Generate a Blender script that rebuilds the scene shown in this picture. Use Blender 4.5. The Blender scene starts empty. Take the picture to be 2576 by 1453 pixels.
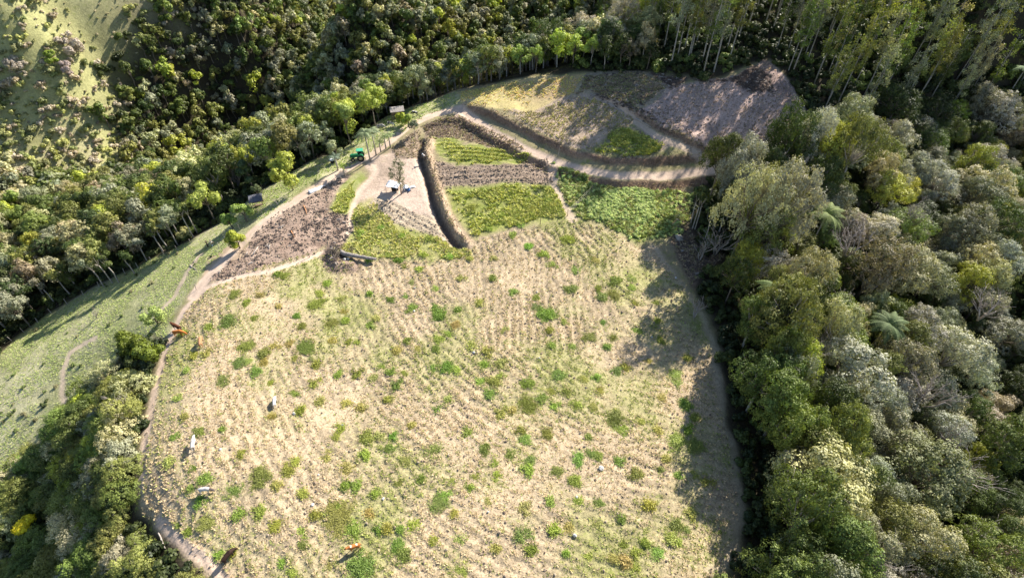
import bpy, bmesh, math, random
import numpy as np
from mathutils import Vector, Matrix, Quaternion
SC = bpy.context.scene
COL = SC.collection
# ------------------------------------------------------------------ camera, sky, sun, exposure
W_, H_ = 2576.0, 1453.0            # units in which positions were read off the photograph
HFOV, PITCH, CAMH = 85.0, 46.0, 72.0
cam_d = bpy.data.cameras.new('camera'); cam = bpy.data.objects.new('camera', cam_d); COL.objects.link(cam)
cam.location = (0, 0, CAMH); cam.rotation_euler = (math.radians(90 - PITCH), 0, 0)
cam_d.sensor_fit = 'HORIZONTAL'; cam_d.angle = math.radians(HFOV); cam_d.clip_end = 5000; cam_d.clip_start = 0.5
SC.camera = cam
SUN_AZ, SUN_EL = math.radians(42), math.radians(35)      # azimuth from +Y towards +X
world = bpy.data.worlds.new("World"); SC.world = world; world.use_nodes = True
nt = world.node_tree; bg = nt.nodes['Background']
sky = nt.nodes.new('ShaderNodeTexSky'); sky.sky_type = 'NISHITA'; sky.sun_disc = False
sky.sun_elevation = SUN_EL; sky.sun_rotation = SUN_AZ; sky.altitude = 600
nt.links.new(sky.outputs[0], bg.inputs[0]); bg.inputs[1].default_value = 0.082
sd = bpy.data.lights.new('sun', 'SUN'); sun = bpy.data.objects.new('sun', sd); COL.objects.link(sun)
sd.energy = 5.0; sd.angle = math.radians(0.5); sd.color = (1.0, 0.93, 0.82)
sdir = Vector((math.sin(SUN_AZ) * math.cos(SUN_EL), math.cos(SUN_AZ) * math.cos(SUN_EL), math.sin(SUN_EL)))
sun.rotation_euler = sdir.to_track_quat('Z', 'Y').to_euler(); sun.location = (120, 140, 150)
SC.view_settings.view_transform = 'Standard'; SC.view_settings.look = 'None'
SC.view_settings.exposure = 1.03; SC.view_settings.gamma = 1.0
SC.render.engine = 'CYCLES'
SC.cycles.max_bounces = 5; SC.cycles.diffuse_bounces = 2; SC.cycles.transmission_bounces = 2; SC.cycles.transparent_max_bounces = 4
SC.cycles.glossy_bounces = 1
# ------------------------------------------------------------------ numpy helpers
rng = np.random.default_rng(7)
F_ = W_ / 2 / math.tan(math.radians(HFOV / 2)); P_ = math.radians(PITCH)
fw = np.array([0, math.cos(P_), -math.sin(P_)]); up = np.array([0, math.sin(P_), math.cos(P_)])
def ray(u, v):
    d = fw * F_ + np.array([1, 0, 0]) * (u - W_ / 2) - up * (v - H_ / 2)
    return d / np.linalg.norm(d)
def plane_at(u, v, z):
    d = ray(u, v); return np.array([0, 0, CAMH]) + d * ((z - CAMH) / d[2])
def proj(p):
    q = np.asarray(p, float) - np.array([0, 0, CAMH]); w = q @ fw
    w = np.where(w > 1, w, 1)
    return W_ / 2 + F_ * q[..., 0] / w, H_ / 2 - F_ * (q @ up) / w, F_ / w
def vnoise(x, y, seed=0):
    xi = np.floor(x).astype(np.int64); yi = np.floor(y).astype(np.int64); fx = x - xi; fy = y - yi
    fx = fx * fx * (3 - 2 * fx); fy = fy * fy * (3 - 2 * fy)
    def h(a, b):
        n = (a * 374761393 + b * 668265263 + seed * 1442695041) & 0xffffffff
        n = ((n ^ (n >> 13)) * 1274126177) & 0xffffffff
        return ((n ^ (n >> 16)) & 0xffff) / 65535.0
    return (h(xi, yi) * (1 - fx) + h(xi + 1, yi) * fx) * (1 - fy) + (h(xi, yi + 1) * (1 - fx) + h(xi + 1, yi + 1) * fx) * fy
def fbm(x, y, s, seed=0, o=4):
    r = 0; a = 0.5; t = 0
    for i in range(o):
        r = r + a * vnoise(x / s + 31.7 * i, y / s - 17.3 * i, seed + i); t += a; a *= 0.5; s *= 0.5
    return r / t
def sstep(a, b, x):
    t = np.clip((x - a) / (b - a), 0, 1); return t * t * (3 - 2 * t)
# ------------------------------------------------------------------ terrain: heights read at photo points
CP = [ # u, v, z
 (1200,1453,0),(1200,1000,0),(1200,700,.5),(700,1000,0),(1600,1000,-.6),(1850,1300,-1.6),(1780,850,-1),(1650,620,0),(400,1000,-.2),(350,1250,-.3),(372,1100,-.2),(408,920,-.2),(450,1400,-.3),(345,1180,-.4),(326,1200,-.9),(333,1100,-.9),(343,1030,-.9),(358,960,-.9),(385,890,-.9),(420,1450,-.6),
 (560,1430,-.2),(900,1300,0),(1500,1300,-.3),(500,740,0),(900,640,1),(1200,600,1.5),(1450,560,1.5),(1700,500,.5),(1090,500,3),(950,450,3),(1250,430,4),(1400,425,4),(1600,440,4),
 (1800,418,3),(1155,272,5.5),(1000,350,5),(800,455,3),(650,560,1.5),(1300,290,7.5),(1500,250,9.5),(1480,188,12),(1300,208,10),(1150,232,7),(1700,220,11.5),(1850,200,12.5),(1930,160,14),
 (2030,310,9),(1900,370,6),(1700,350,6.5),(1550,330,7),(1600,180,12),(1400,350,6),
 # pasture on the left
 (450,740,-2),(350,800,-5),(250,860,-8),(100,950,-12),(0,1040,-14),(0,900,-15),(150,790,-13),(300,690,-10),(480,590,-5),(200,1000,-11),(100,1150,-15),(560,560,-3),
 (300,950,-8),(240,1150,-9),(200,1350,-12),(0,1300,-18),(0,1453,-20),(330,1420,-7),(0,760,-22),(200,640,-20),(350,550,-18),(600,450,-8),(720,380,-6),(860,360,0),(960,300,2),
 # far left hillside and the valley
 (0,0,10),(200,0,5),(420,0,-2),(0,200,-10),(300,200,-22),(0,400,-28),(300,400,-38),(0,560,-30),(150,500,-35),(600,90,-18),(600,280,-44),(760,200,-40),(900,0,-5),(900,140,-42),
 (1000,60,-48),(1060,160,-60),(1250,0,-25),(1250,90,-50),(1500,0,-20),(1500,90,-44),(1700,0,10),
 # eucalyptus hill, right valley
 (1750,120,15),(2100,120,15),(2400,60,16),(2576,0,20),(2200,250,5),(2400,250,-2),(2576,200,2),(2300,400,-7),(2576,400,-10),(2150,400,-2),
 (2200,500,-3),(2000,620,-2),(2100,800,-6),(2400,700,-14),(2500,950,-18),(2050,1000,-5),(2200,1200,-16),(2576,1250,-22),(2000,1400,-6),(2400,1453,-18),(2576,700,-12)]
WP = [(-600,100,0),(-500,500,80),(-150,600,60),(100,650,70),(400,600,110),(600,200,30),(400,-150,-40),(-400,-150,-30),(0,-150,-15),(0,0,-1),(-60,160,-22),(-30,190,-38),(10,205,-40),
      (-90,130,-24),(30,230,-36),(-120,150,-36),(120,300,40)]
_pts = [tuple(plane_at(u, v, z)) for u, v, z in CP] + WP
CPA = np.array(_pts, float); S_ = 100.0
def _U(r2): return 0.5 * r2 * np.log(r2 + 1e-12)
_n = len(CPA); _X = CPA[:, :2] / S_
_K = _U(((_X[:, None] - _X[None]) ** 2).sum(-1)) + np.eye(_n) * 0.004
_Pm = np.hstack([np.ones((_n, 1)), _X]); _A = np.zeros((_n + 3, _n + 3)); _A[:_n, :_n] = _K; _A[:_n, _n:] = _Pm; _A[_n:, :_n] = _Pm.T
_w = np.linalg.solve(_A, np.concatenate([CPA[:, 2], np.zeros(3)]))
def hbase(x, y):
    x = np.clip(np.asarray(x, float), -620, 620); y = np.clip(np.asarray(y, float), -160, 660)
    sh = x.shape; x = x.ravel() / S_; y = y.ravel() / S_; out = np.empty_like(x)
    for i in range(0, len(x), 40000):
        a = x[i:i + 40000]; b = y[i:i + 40000]
        r2 = (a[:, None] - _X[None, :, 0]) ** 2 + (b[:, None] - _X[None, :, 1]) ** 2
        out[i:i + 40000] = _U(r2) @ _w[:_n] + _w[_n] + _w[_n + 1] * a + _w[_n + 2] * b
    return out.reshape(sh)
_T = np.concatenate([np.arange(40, 260, 1.0), np.arange(260, 900, 4.0)])
def march(u, v, hf):
    d = ray(u, v); p = np.array([0, 0, CAMH]) + d[None] * _T[:, None]
    g = p[:, 2] - hf(p[:, 0], p[:, 1]); k = np.argmax(g < 0)
    if g[k] >= 0 or k == 0: return plane_at(u, v, -20)
    f = g[k - 1] / (g[k - 1] - g[k]); q = p[k - 1] + (p[k] - p[k - 1]) * f
    return q
def W2(pts): return np.array([march(u, v, hbase)[:2] for u, v in pts])
def pdist(x, y, L, closed=False):
    """distance, signed side (+ = left of travel) to a polyline"""
    n = len(L); best = np.full(x.shape, 1e9); side = np.zeros(x.shape); along = np.zeros(x.shape); acc = 0
    for i in range(n if closed else n - 1):
        a = L[i]; b = L[(i + 1) % n]; ab = b - a; l2 = ab @ ab + 1e-9
        t = np.clip(((x - a[0]) * ab[0] + (y - a[1]) * ab[1]) / l2, 0, 1)
        dx = x - a[0] - t * ab[0]; dy = y - a[1] - t * ab[1]; d = np.hypot(dx, dy); m = d < best
        best = np.where(m, d, best); side = np.where(m, np.sign(ab[0] * dy - ab[1] * dx), side)
        along = np.where(m, acc + t * math.sqrt(l2), along); acc += math.sqrt(l2)
    return best, side * best, along, acc
def inside(x, y, L):
    r = np.zeros(x.shape, bool); n = len(L)
    for i in range(n):
        x1, y1 = L[i]; x2, y2 = L[(i + 1) % n]
        if y1 == y2: continue
        r ^= ((y1 > y) != (y2 > y)) & (x < (x2 - x1) * (y - y1) / (y2 - y1) + x1)
    return r
def sdf(x, y, L):
    d = pdist(x, y, L, True)[0]; return np.where(inside(x, y, L), d, -d)
BANK_UP = W2([(1163,262),(1215,284),(1300,322),(1380,362),(1450,392),(1540,407),(1640,408),(1740,397),(1805,396)])
BANK_2 = W2([(1500,235),(1540,253),(1600,290),(1680,335),(1740,368),(1800,398)])
BANK_DN = W2([(1150,290),(1185,310),(1240,343),(1320,386),(1400,420),(1480,443),(1560,455),(1650,456),(1745,447),(1800,440)])
BANK_YARD = W2([(1175,290),(1110,300),(1060,322),(1020,352),(985,385)])
BERM = W2([(1082,345),(1074,388),(1090,440),(1104,490),(1122,540),(1148,585),(1176,614)])
TRENCH = W2([(1062,350),(1058,392),(1074,445),(1088,500),(1108,552),(1135,600),(1155,620)])
def details(x, y):
    x = np.asarray(x, float); y = np.asarray(y, float); o = np.zeros(x.shape)
    m = (x > -60) & (x < 95) & (y > 60) & (y < 175)
    if not m.any(): return o
    a, b = x[m], y[m]; r = np.zeros(a.shape); wob = (fbm(a, b, 3.0, 5, 3) - .5) * 1.0
    vr = .45 + 1.1 * fbm(a, b, 5.0, 15, 3)
    for L, hh, w in ((BANK_UP, .95, 6.0), (BANK_2, .7, 5.0)):
        d, s, al, T = pdist(a, b, L); s = s + wob; end = sstep(0, 5, al) * sstep(T, T - 5, al)
        r += hh * vr * end * sstep(-1.3, .1, s) * np.exp(-(np.maximum(s, 0) / w) ** 2) * (d < 25)
    for L, hh in ((BANK_DN, .8), (BANK_YARD, .8)):
        d, s, al, T = pdist(a, b, L); s = -s + wob * .6; end = sstep(0, 5, al) * sstep(T, T - 5, al)
        if L is BANK_YARD: s = -s
        r -= hh * vr * end * sstep(0, 1.3, s) * np.exp(-(np.maximum(s, 0) / 5.0) ** 2) * (d < 25)
    d, s, al, T = pdist(a, b, BERM); r += vr * (1.15 + .6 * (fbm(a, b, 1.6, 9, 3) - .5)) * np.exp(-((d + wob * .6) / (.45 + .6 * vr * .6)) ** 2 * np.where(s > 0, 1.6, 1)) * sstep(-.5, 3, al + 1)
    d, s, al, T = pdist(a, b, TRENCH); r -= .9 * np.exp(-((d + wob * .4) / .8) ** 2)
    o[m] = r; return o
def H(x, y):
    x = np.asarray(x, float); y = np.asarray(y, float)
    return hbase(x, y) + details(x, y)
def at(u, v):
    q = march(u, v, H); return Vector((q[0], q[1], float(H(np.array([q[0]]), np.array([q[1]]))[0])))
def ground(x, y): return float(H(np.array([x]), np.array([y]))[0])
# ------------------------------------------------------------------ region outlines (photo points -> world)
POLY = {k: W2(v) for k, v in dict(
 farm=[(340,1250),(362,1050),(395,900),(430,800),(480,720),(540,640),(620,570),(700,520),(790,455),(860,395),(930,330),(1040,275),(1150,225),(1300,200),(1480,180),(1640,180),(1780,205),(1880,165),(1935,150),(1990,215),(2045,300),(2010,335),(1880,395),(1815,430),(1745,470),(1690,590),(1740,720),(1800,840),(1822,1000),(1855,1150),(1880,1300),(1850,1410),(1790,1500),(560,1500),(460,1380),(355,1300)],
 field=[(350,1250),(372,1050),(410,900),(460,790),(520,715),(620,680),(760,640),(860,610),(930,625),(1130,635),(1182,622),(1205,598),(1350,568),(1440,550),(1500,566),(1640,615),(1720,720),(1785,850),(1808,1000),(1845,1150),(1862,1300),(1830,1400),(1780,1520),(560,1520),(470,1380),(362,1300)],
 pasture=[(-150,1010),(0,885),(120,790),(250,715),(380,650),(480,605),(540,570),(600,520),(640,560),(560,640),(500,700),(440,790),(420,860),(330,850),(280,930),(200,1000),(165,1060),(90,1120),(0,1210),(-150,1330)],
 pasture2=[(600,520),(700,455),(780,405),(860,380),(930,320),(990,285),(1060,262),(1150,228),(1160,262),(1080,290),(1000,345),(900,410),(800,455),(700,530),(640,570)],
 darkpatch=[(852,442),(878,440),(835,500),(825,530),(878,545),(886,580),(850,612),(700,662),(560,706),(515,708),(560,668),(600,640),(640,585),(700,530),(745,512),(800,478)],
 soilpatch=[(560,625),(595,605),(625,635),(570,665),(530,695),(505,700),(520,650)],
 strip=[(903,430),(912,440),(905,475),(880,536),(840,540),(830,525),(862,462)],
 yard=[(925,395),(985,380),(1060,335),(1070,400),(1085,480),(1105,560),(1135,625),(1090,590),(950,545),(895,500),(925,450)],
 yardtop=[(985,372),(1055,325),(1066,345),(1066,400),(1040,395),(1000,400)],
 yardgrass=[(888,520),(940,500),(1000,560),(1130,615),(1190,630),(1180,650),(1000,655),(880,645),(830,640),(890,590)],
 plot=[(925,520),(960,495),(1060,540),(1110,565),(1135,612),(1060,590),(1000,570)],
 darkbank=[(1060,318),(1110,296),(1150,288),(1200,312),(1290,352),(1330,378),(1240,362),(1190,355),(1130,342),(1080,338)],
 greenA=[(1085,340),(1135,345),(1165,365),(1240,362),(1340,385),(1325,398),(1280,408),(1150,418),(1118,400),(1092,372)],
 ploughB=[(1085,400),(1115,405),(1150,420),(1280,410),(1380,395),(1395,462),(1260,462),(1115,478),(1095,440)],
 greenC=[(1125,478),(1260,464),(1392,462),(1440,545),(1360,560),(1250,575),(1185,592),(1150,560)],
 greenE=[(1380,400),(1480,440),(1560,470),(1700,470),(1760,480),(1715,600),(1600,612),(1500,560),(1440,540),(1405,470)],
 leafy=[(1495,505),(1560,480),(1640,475),(1650,520),(1600,560),(1510,550),(1480,530)],
 yellow=[(1160,262),(1150,232),(1300,202),(1475,186),(1440,240),(1330,290),(1270,292),(1210,280)],
 brownU=[(1270,290),(1350,280),(1440,240),(1500,235),(1600,300),(1560,340),(1480,390),(1400,370),(1330,330)],
 greenT=[(1545,322),(1600,318),(1690,365),(1665,392),(1620,408),(1530,408),(1478,392)],
 pinkD=[(1640,265),(1690,215),(1850,190),(1905,165),(1935,155),(1990,215),(2045,300),(2005,335),(1890,385),(1805,398),(1700,340),(1600,290)],
 rubbleU=[(1475,186),(1560,180),(1640,182),(1700,215),(1640,262),(1600,285),(1500,235),(1440,242)],
 debris=[(1630,182),(1780,208),(1850,192),(1900,165),(1940,190),(1945,235),(1890,232),(1840,205),(1730,200),(1690,225)],
 scrub=[(-200,-60),(470,-60),(445,40),(400,30),(340,60),(300,130),(260,180),(300,260),(290,330),(330,420),(250,455),(180,420),(60,440),(-200,480)],
 gap=[(1850,395),(1950,350),(2100,318),(2130,330),(1960,385),(1860,420)],
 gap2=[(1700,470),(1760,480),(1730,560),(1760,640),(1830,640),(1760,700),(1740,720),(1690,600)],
 ).items()}
ROADS = [ (W2([(1158,272),(1182,292),(1240,331),(1320,373),(1400,407),(1480,430),(1560,442),(1650,443),(1740,433),(1825,421)]), .82),
  (W2([(1190,300),(1155,272),(1090,288),(1030,315),(985,352),(935,388),(890,412),(820,455),(750,500),(690,540),(640,580),(600,618)]), 1.15),
  (W2([(940,392),(948,430),(905,480),(886,530),(882,575),(850,618),(760,655),(680,682),(600,694),(520,722),(465,775),(432,840),(412,900),(390,980),(372,1070),(358,1160),(352,1230)]), .5),
  (W2([(600,618),(560,660),(515,705),(490,740)]), 1.2),
  (W2([(400,1310),(440,1350),(500,1398),(560,1450),(600,1500)]), .5),
  (W2([(1530,250),(1590,300),(1650,345),(1730,385),(1800,412)]), .8),
  (W2([(168,1035),(155,985),(160,930),(178,885),(215,862),(240,850)]), .4),
  (W2([(505,640),(470,685),(440,745),(410,775)]), .35),
  (W2([(1185,250),(1162,268),(1150,290)]), .7),
  (W2([(1925,165),(1960,210),(2010,280)]), 1.6), (W2([(1385,398),(1398,465),(1425,530),(1440,552)]), .8) ]
EDGE = W2([(1640,620),(1720,720),(1790,850),(1812,1000),(1850,1150),(1866,1290),(1845,1370),(1780,1453)])
CEN = W2([(1720,520)])[0]
# ------------------------------------------------------------------ materials
def mat(name, base, rough=.85, metal=0, noise=0.0, nscale=8.0, bump=0.0, emit=None):
    m = bpy.data.materials.new(name); m.use_nodes = True; t = m.node_tree; b = t.nodes['Principled BSDF']
    b.inputs['Base Color'].default_value = (*base, 1); b.inputs['Roughness'].default_value = rough; b.inputs['Metallic'].default_value = metal
    if 'Specular IOR Level' in b.inputs: b.inputs['Specular IOR Level'].default_value = .25
    if noise or bump:
        tc = t.nodes.new('ShaderNodeTexCoord'); n = t.nodes.new('ShaderNodeTexNoise'); n.inputs['Scale'].default_value = nscale; n.inputs['Detail'].default_value = 5
        t.links.new(tc.outputs['Object'], n.inputs['Vector'])
        if noise:
            r = t.nodes.new('ShaderNodeMapRange'); r.inputs[1].default_value = .3; r.inputs[2].default_value = .7
            r.inputs[3].default_value = 1 - noise; r.inputs[4].default_value = 1 + noise
            mx = t.nodes.new('ShaderNodeVectorMath'); mx.operation = 'SCALE'; mx.inputs[0].default_value = base
            t.links.new(n.outputs[0], r.inputs[0]); t.links.new(r.outputs[0], mx.inputs['Scale']); t.links.new(mx.outputs[0], b.inputs['Base Color'])
        if bump:
            bp = t.nodes.new('ShaderNodeBump'); bp.inputs['Strength'].default_value = bump; bp.inputs['Distance'].default_value = .05
            t.links.new(n.outputs[0], bp.inputs['Height']); t.links.new(bp.outputs[0], b.inputs['Normal'])
    return m
def leaf_mat(name, transl=.2, var=.55, rough=.55):
    m = bpy.data.materials.new(name); m.use_nodes = True; t = m.node_tree; t.nodes.clear()
    out = t.nodes.new('ShaderNodeOutputMaterial'); mix = t.nodes.new('ShaderNodeMixShader'); b = t.nodes.new('ShaderNodeBsdfPrincipled'); tr = t.nodes.new('ShaderNodeBsdfTranslucent')
    b.inputs['Roughness'].default_value = rough; b.inputs['Specular IOR Level'].default_value = .35
    ti = t.nodes.new('ShaderNodeAttribute'); ti.attribute_type = 'INSTANCER'; ti.attribute_name = 'tint'
    lf = t.nodes.new('ShaderNodeAttribute'); lf.attribute_name = 'leaf'
    r = t.nodes.new('ShaderNodeMapRange'); r.inputs[3].default_value = 1.8 * (1 - var); r.inputs[4].default_value = 1.8 * (1 + var)
    t.links.new(lf.outputs['Fac'], r.inputs[0])
    v = t.nodes.new('ShaderNodeVectorMath'); v.operation = 'SCALE'; t.links.new(ti.outputs['Color'], v.inputs[0]); t.links.new(r.outputs[0], v.inputs['Scale'])
    # some leaves turn towards dry / yellow
    mc = t.nodes.new('ShaderNodeMix'); mc.data_type = 'RGBA'; mc.blend_type = 'MIX'
    cr = t.nodes.new('ShaderNodeMapRange'); cr.inputs[1].default_value = .8; cr.inputs[2].default_value = 1; cr.inputs[4].default_value = .35
    t.links.new(lf.outputs['Fac'], cr.inputs[0]); t.links.new(cr.outputs[0], mc.inputs[0]); t.links.new(v.outputs[0], mc.inputs[6]); mc.inputs[7].default_value = (.30, .26, .10, 1)
    t.links.new(mc.outputs[2], b.inputs['Base Color'])
    v2 = t.nodes.new('ShaderNodeVectorMath'); v2.operation = 'MULTIPLY'; v2.inputs[1].default_value = (1.25, 1.3, .6); t.links.new(mc.outputs[2], v2.inputs[0]); t.links.new(v2.outputs[0], tr.inputs['Color'])
    mix.inputs[0].default_value = transl; t.links.new(b.outputs[0], mix.inputs[1]); t.links.new(tr.outputs[0], mix.inputs[2]); t.links.new(mix.outputs[0], out.inputs[0])
    return m
M = dict(leaf=leaf_mat('leaves'), frond=leaf_mat('palm_fronds', .2, .4, .65), straw=leaf_mat('dry_straw', .15, .5, .8),
  bark=mat('bark', (.20, .165, .13), .9, noise=.35, nscale=3, bump=.5), pale_bark=mat('pale_bark', (.40, .36, .31), .85, noise=.3, nscale=2, bump=.3),
  dead=mat('dead_wood', (.42, .37, .33), .9, noise=.25, nscale=5), darkwood=mat('charred_wood', (.13, .10, .085), .9, noise=.4, nscale=5),
  rock=mat('rock', (.34, .31, .28), .9, noise=.3, nscale=3, bump=.6), paint_w=mat('white_cloth', (.72, .74, .78), .8, noise=.08, nscale=4),
  black=mat('black_rubber', (.02, .02, .022), .8, noise=.3, nscale=12), green=mat('green_paint', (.02, .20, .085), .4, noise=.15, nscale=4), teal=mat('teal_canopy', (.08, .42, .26), .5, noise=.1, nscale=4),
  rim=mat('dusty_rim', (.45, .38, .22), .6, noise=.2, nscale=5), metal=mat('grey_metal', (.3, .3, .3), .5, .6, noise=.2), roof=mat('pale_corrugated_roof', (.40, .36, .33), .7, noise=.2, nscale=2, bump=.4),
  roofd=mat('dark_slate_roof', (.16, .16, .18), .7, noise=.25, nscale=2, bump=.4), wood=mat('weathered_timber', (.22, .16, .11), .9, noise=.3, nscale=6, bump=.4), wire=mat('fence_wire', (.35, .33, .3), .5, .8),
  skin=mat('skin', (.36, .20, .14), .6, noise=.05), shirt_w=mat('white_shirt', (.78, .76, .74), .9, noise=.06, nscale=10), jeans=mat('blue_jeans', (.22, .30, .42), .9, noise=.12, nscale=10), cloth_b=mat('black_clothes', (.015, .015, .018), .9, noise=.2, nscale=10),
  hair=mat('dark_hair', (.02, .015, .012), .6, noise=.2, nscale=20), blue=mat('blue_plastic', (.10, .20, .42), .5, noise=.15), boots=mat('boots', (.05, .04, .03), .7, noise=.2), darktrousers=mat('dark_trousers', (.04, .045, .06), .9, noise=.2))
# ------------------------------------------------------------------ object helpers
def tag(o, label=None, cat=None, group=None, kind=None):
    if label: o['label'] = label
    if cat: o['category'] = cat
    if group: o['group'] = group
    if kind: o['kind'] = kind
    return o
def link(name, me, material=None, parent=None):
    o = bpy.data.objects.new(name, me); COL.objects.link(o)
    if material is not None and me is not None and not me.materials: me.materials.append(material)
    if parent: o.parent = parent
    return o
def empty(name, loc=(0, 0, 0), rz=0.0):
    o = bpy.data.objects.new(name, None); COL.objects.link(o); o.location = loc; o.rotation_euler = (0, 0, rz); o.empty_display_size = .3; return o
def npmesh(name, V, Q, leaf=None, smooth=False):
    me = bpy.data.meshes.new(name); V = np.asarray(V, np.float32); Q = np.asarray(Q, np.int32); k = Q.shape[1]
    me.vertices.add(len(V)); me.vertices.foreach_set('co', V.ravel()); me.loops.add(Q.size); me.loops.foreach_set('vertex_index', Q.ravel())
    me.polygons.add(len(Q)); me.polygons.foreach_set('loop_start', np.arange(0, Q.size, k, dtype=np.int32))
    if smooth: me.polygons.foreach_set('use_smooth', np.ones(len(Q), bool))
    me.update(calc_edges=True)
    if leaf is not None:
        a = me.attributes.new('leaf', 'FLOAT', 'FACE'); a.data.foreach_set('value', np.asarray(leaf, np.float32))
    return me
class MB:
    """collects boxes, tubes and lathes into one mesh"""
    def __init__(s): s.v = []; s.f = []
    def add(s, v, f):
        n = len(s.v); s.v += [tuple(p) for p in v]; s.f += [tuple(i + n for i in q) for q in f]
    def tube(s, pts, rad, n=6, cap=True):
        pts = [Vector(p) for p in pts]; rad = rad if hasattr(rad, '__len__') else [rad] * len(pts); vs = []; fs = []
        for i, p in enumerate(pts):
            d = (pts[min(i + 1, len(pts) - 1)] - pts[max(i - 1, 0)]); d = d.normalized() if d.length > 1e-6 else Vector((0, 0, 1))
            a = d.orthogonal().normalized() if i == 0 else (a - d * a.dot(d)).normalized(); b = d.cross(a)
            for k in range(n):
                t = 2 * math.pi * k / n; vs.append(p + (a * math.cos(t) + b * math.sin(t)) * rad[i])
        for i in range(len(pts) - 1):
            for k in range(n): fs.append((i * n + k, i * n + (k + 1) % n, (i + 1) * n + (k + 1) % n, (i + 1) * n + k))
        if cap: fs.append(tuple(range(n))[::-1]); fs.append(tuple((len(pts) - 1) * n + k for k in range(n)))
        s.add(vs, fs); return s
    def box(s, c, d, rot=None, taper=1.0):
        c = Vector(c); vs = []
        for z in (-.5, .5):
            for x, y in ((-.5, -.5), (.5, -.5), (.5, .5), (-.5, .5)):
                k = taper if z > 0 else 1; p = Vector((x * d[0] * k, y * d[1] * k, z * d[2]));
                if rot is not None: p = rot @ p
                vs.append(c + p)
        s.add(vs, [(3, 2, 1, 0), (4, 5, 6, 7), (0, 1, 5, 4), (1, 2, 6, 5), (2, 3, 7, 6), (3, 0, 4, 7)]); return s
    def blob(s, c, r, seg=8, jit=.15, seed=0):
        R = random.Random(seed); c = Vector(c); r = r if hasattr(r, '__len__') else (r, r, r); vs = []; fs = []; rings = seg // 2 + 1
        for i in range(rings):
            th = math.pi * (i + .15) / (rings - 1 + .3)
            for k in range(seg):
                ph = 2 * math.pi * k / seg; j = 1 + R.uniform(-jit, jit)
                vs.append(c + Vector((math.sin(th) * math.cos(ph) * r[0] * j, math.sin(th) * math.sin(ph) * r[1] * j, math.cos(th) * r[2] * j)))
        for i in range(rings - 1):
            for k in range(seg): fs.append((i * seg + k, (i + 1) * seg + k, (i + 1) * seg + (k + 1) % seg, i * seg + (k + 1) % seg))
        fs.append(tuple(range(seg))); fs.append(tuple((rings - 1) * seg + k for k in range(seg))[::-1]); s.add(vs, fs); return s
    def mesh(s, name, smooth=False, bevel=0):
        me = bpy.data.meshes.new(name); me.from_pydata([tuple(p) for p in s.v], [], s.f)
        bm = bmesh.new(); bm.from_mesh(me); bmesh.ops.recalc_face_normals(bm, faces=bm.faces)
        if bevel: bmesh.ops.bevel(bm, geom=[e for e in bm.edges if e.calc_length() > bevel * 4], offset=bevel, segments=2, affect='EDGES')
        bm.to_mesh(me); bm.free()
        if smooth:
            for p in me.polygons: p.use_smooth = True
        me.update(); return me
    def build(s, name, m, parent=None, smooth=False, bevel=0): return link(name, s.mesh(name, smooth, bevel), m, parent)
def copy_tree(o, parent=None):
    c = o.copy(); COL.objects.link(c)
    if parent: c.parent = parent
    for ch in list(KIDS.get(o.name, [])): KIDS.setdefault(c.name, []).append(copy_tree(ch, c))
    return c
KIDS = {}
def kid(p, c): KIDS.setdefault(p.name, []).append(c); return c
# ------------------------------------------------------------------ terrain mesh
def axis(a, b, st, lo, hi, g=1.13):
    c = list(np.arange(a, b + 1e-6, st)); s = st; x = c[-1]
    while x < hi: s = min(s * g, 60); x += s; c.append(x)
    s = st; x = c[0]
    while x > lo: s = min(s * g, 60); x -= s; c.insert(0, x)
    return np.array(c)
gx = axis(-92, 84, .42, -1500, 1500, 1.07); gy = axis(18, 172, .42, -700, 1700, 1.07)
GX, GY = np.meshgrid(gx, gy); NX, NY = len(gx), len(gy)
Z = H(GX, GY)
near = (GX > -110) & (GX < 110) & (GY > 5) & (GY < 190)
Z = Z + np.where(near, (fbm(GX, GY, 2.2, 21, 3) - .5) * .16, (fbm(GX, GY, 14, 22, 3) - .5) * 1.5)
wx = (fbm(GX, GY, 4, 41, 3) - .5) * 2.4; wy = (fbm(GX, GY, 4, 42, 3) - .5) * 2.4; XW, YW = GX + wx, GY + wy
def c3(*c): return np.array(c, float)
colr = np.empty(GX.shape + (3,)); grs = np.zeros(GX.shape); rgh = np.full(GX.shape, .6)
n1 = fbm(GX, GY, 9, 51)[..., None]; n2 = fbm(GX, GY, 2.0, 52)[..., None]; n3 = fbm(GX, GY, 25, 53)[..., None]
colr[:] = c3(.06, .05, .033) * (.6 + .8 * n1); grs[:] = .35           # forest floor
def paint(mask, c, g=None, r=None):
    mk = mask[..., None]; colr[:] = colr * (1 - mk) + np.broadcast_to(c, colr.shape) * mk
    if g is not None: grs[:] = grs * (1 - mask) + g * mask
    if r is not None: rgh[:] = rgh * (1 - mask) + r * mask
def pm(k, e=.5): return sstep(-e, e, sdf(XW, YW, POLY[k]))
STRAW = c3(.50, .395, .262); SOIL = c3(.62, .475, .37); DARK = c3(.15, .11, .09)
def lerp(a, b, t): return a + (b - a) * t
m_farm = pm('farm', 1); paint(m_farm, lerp(c3(.36, .29, .19), c3(.28, .26, .12), n1), .45)
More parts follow.
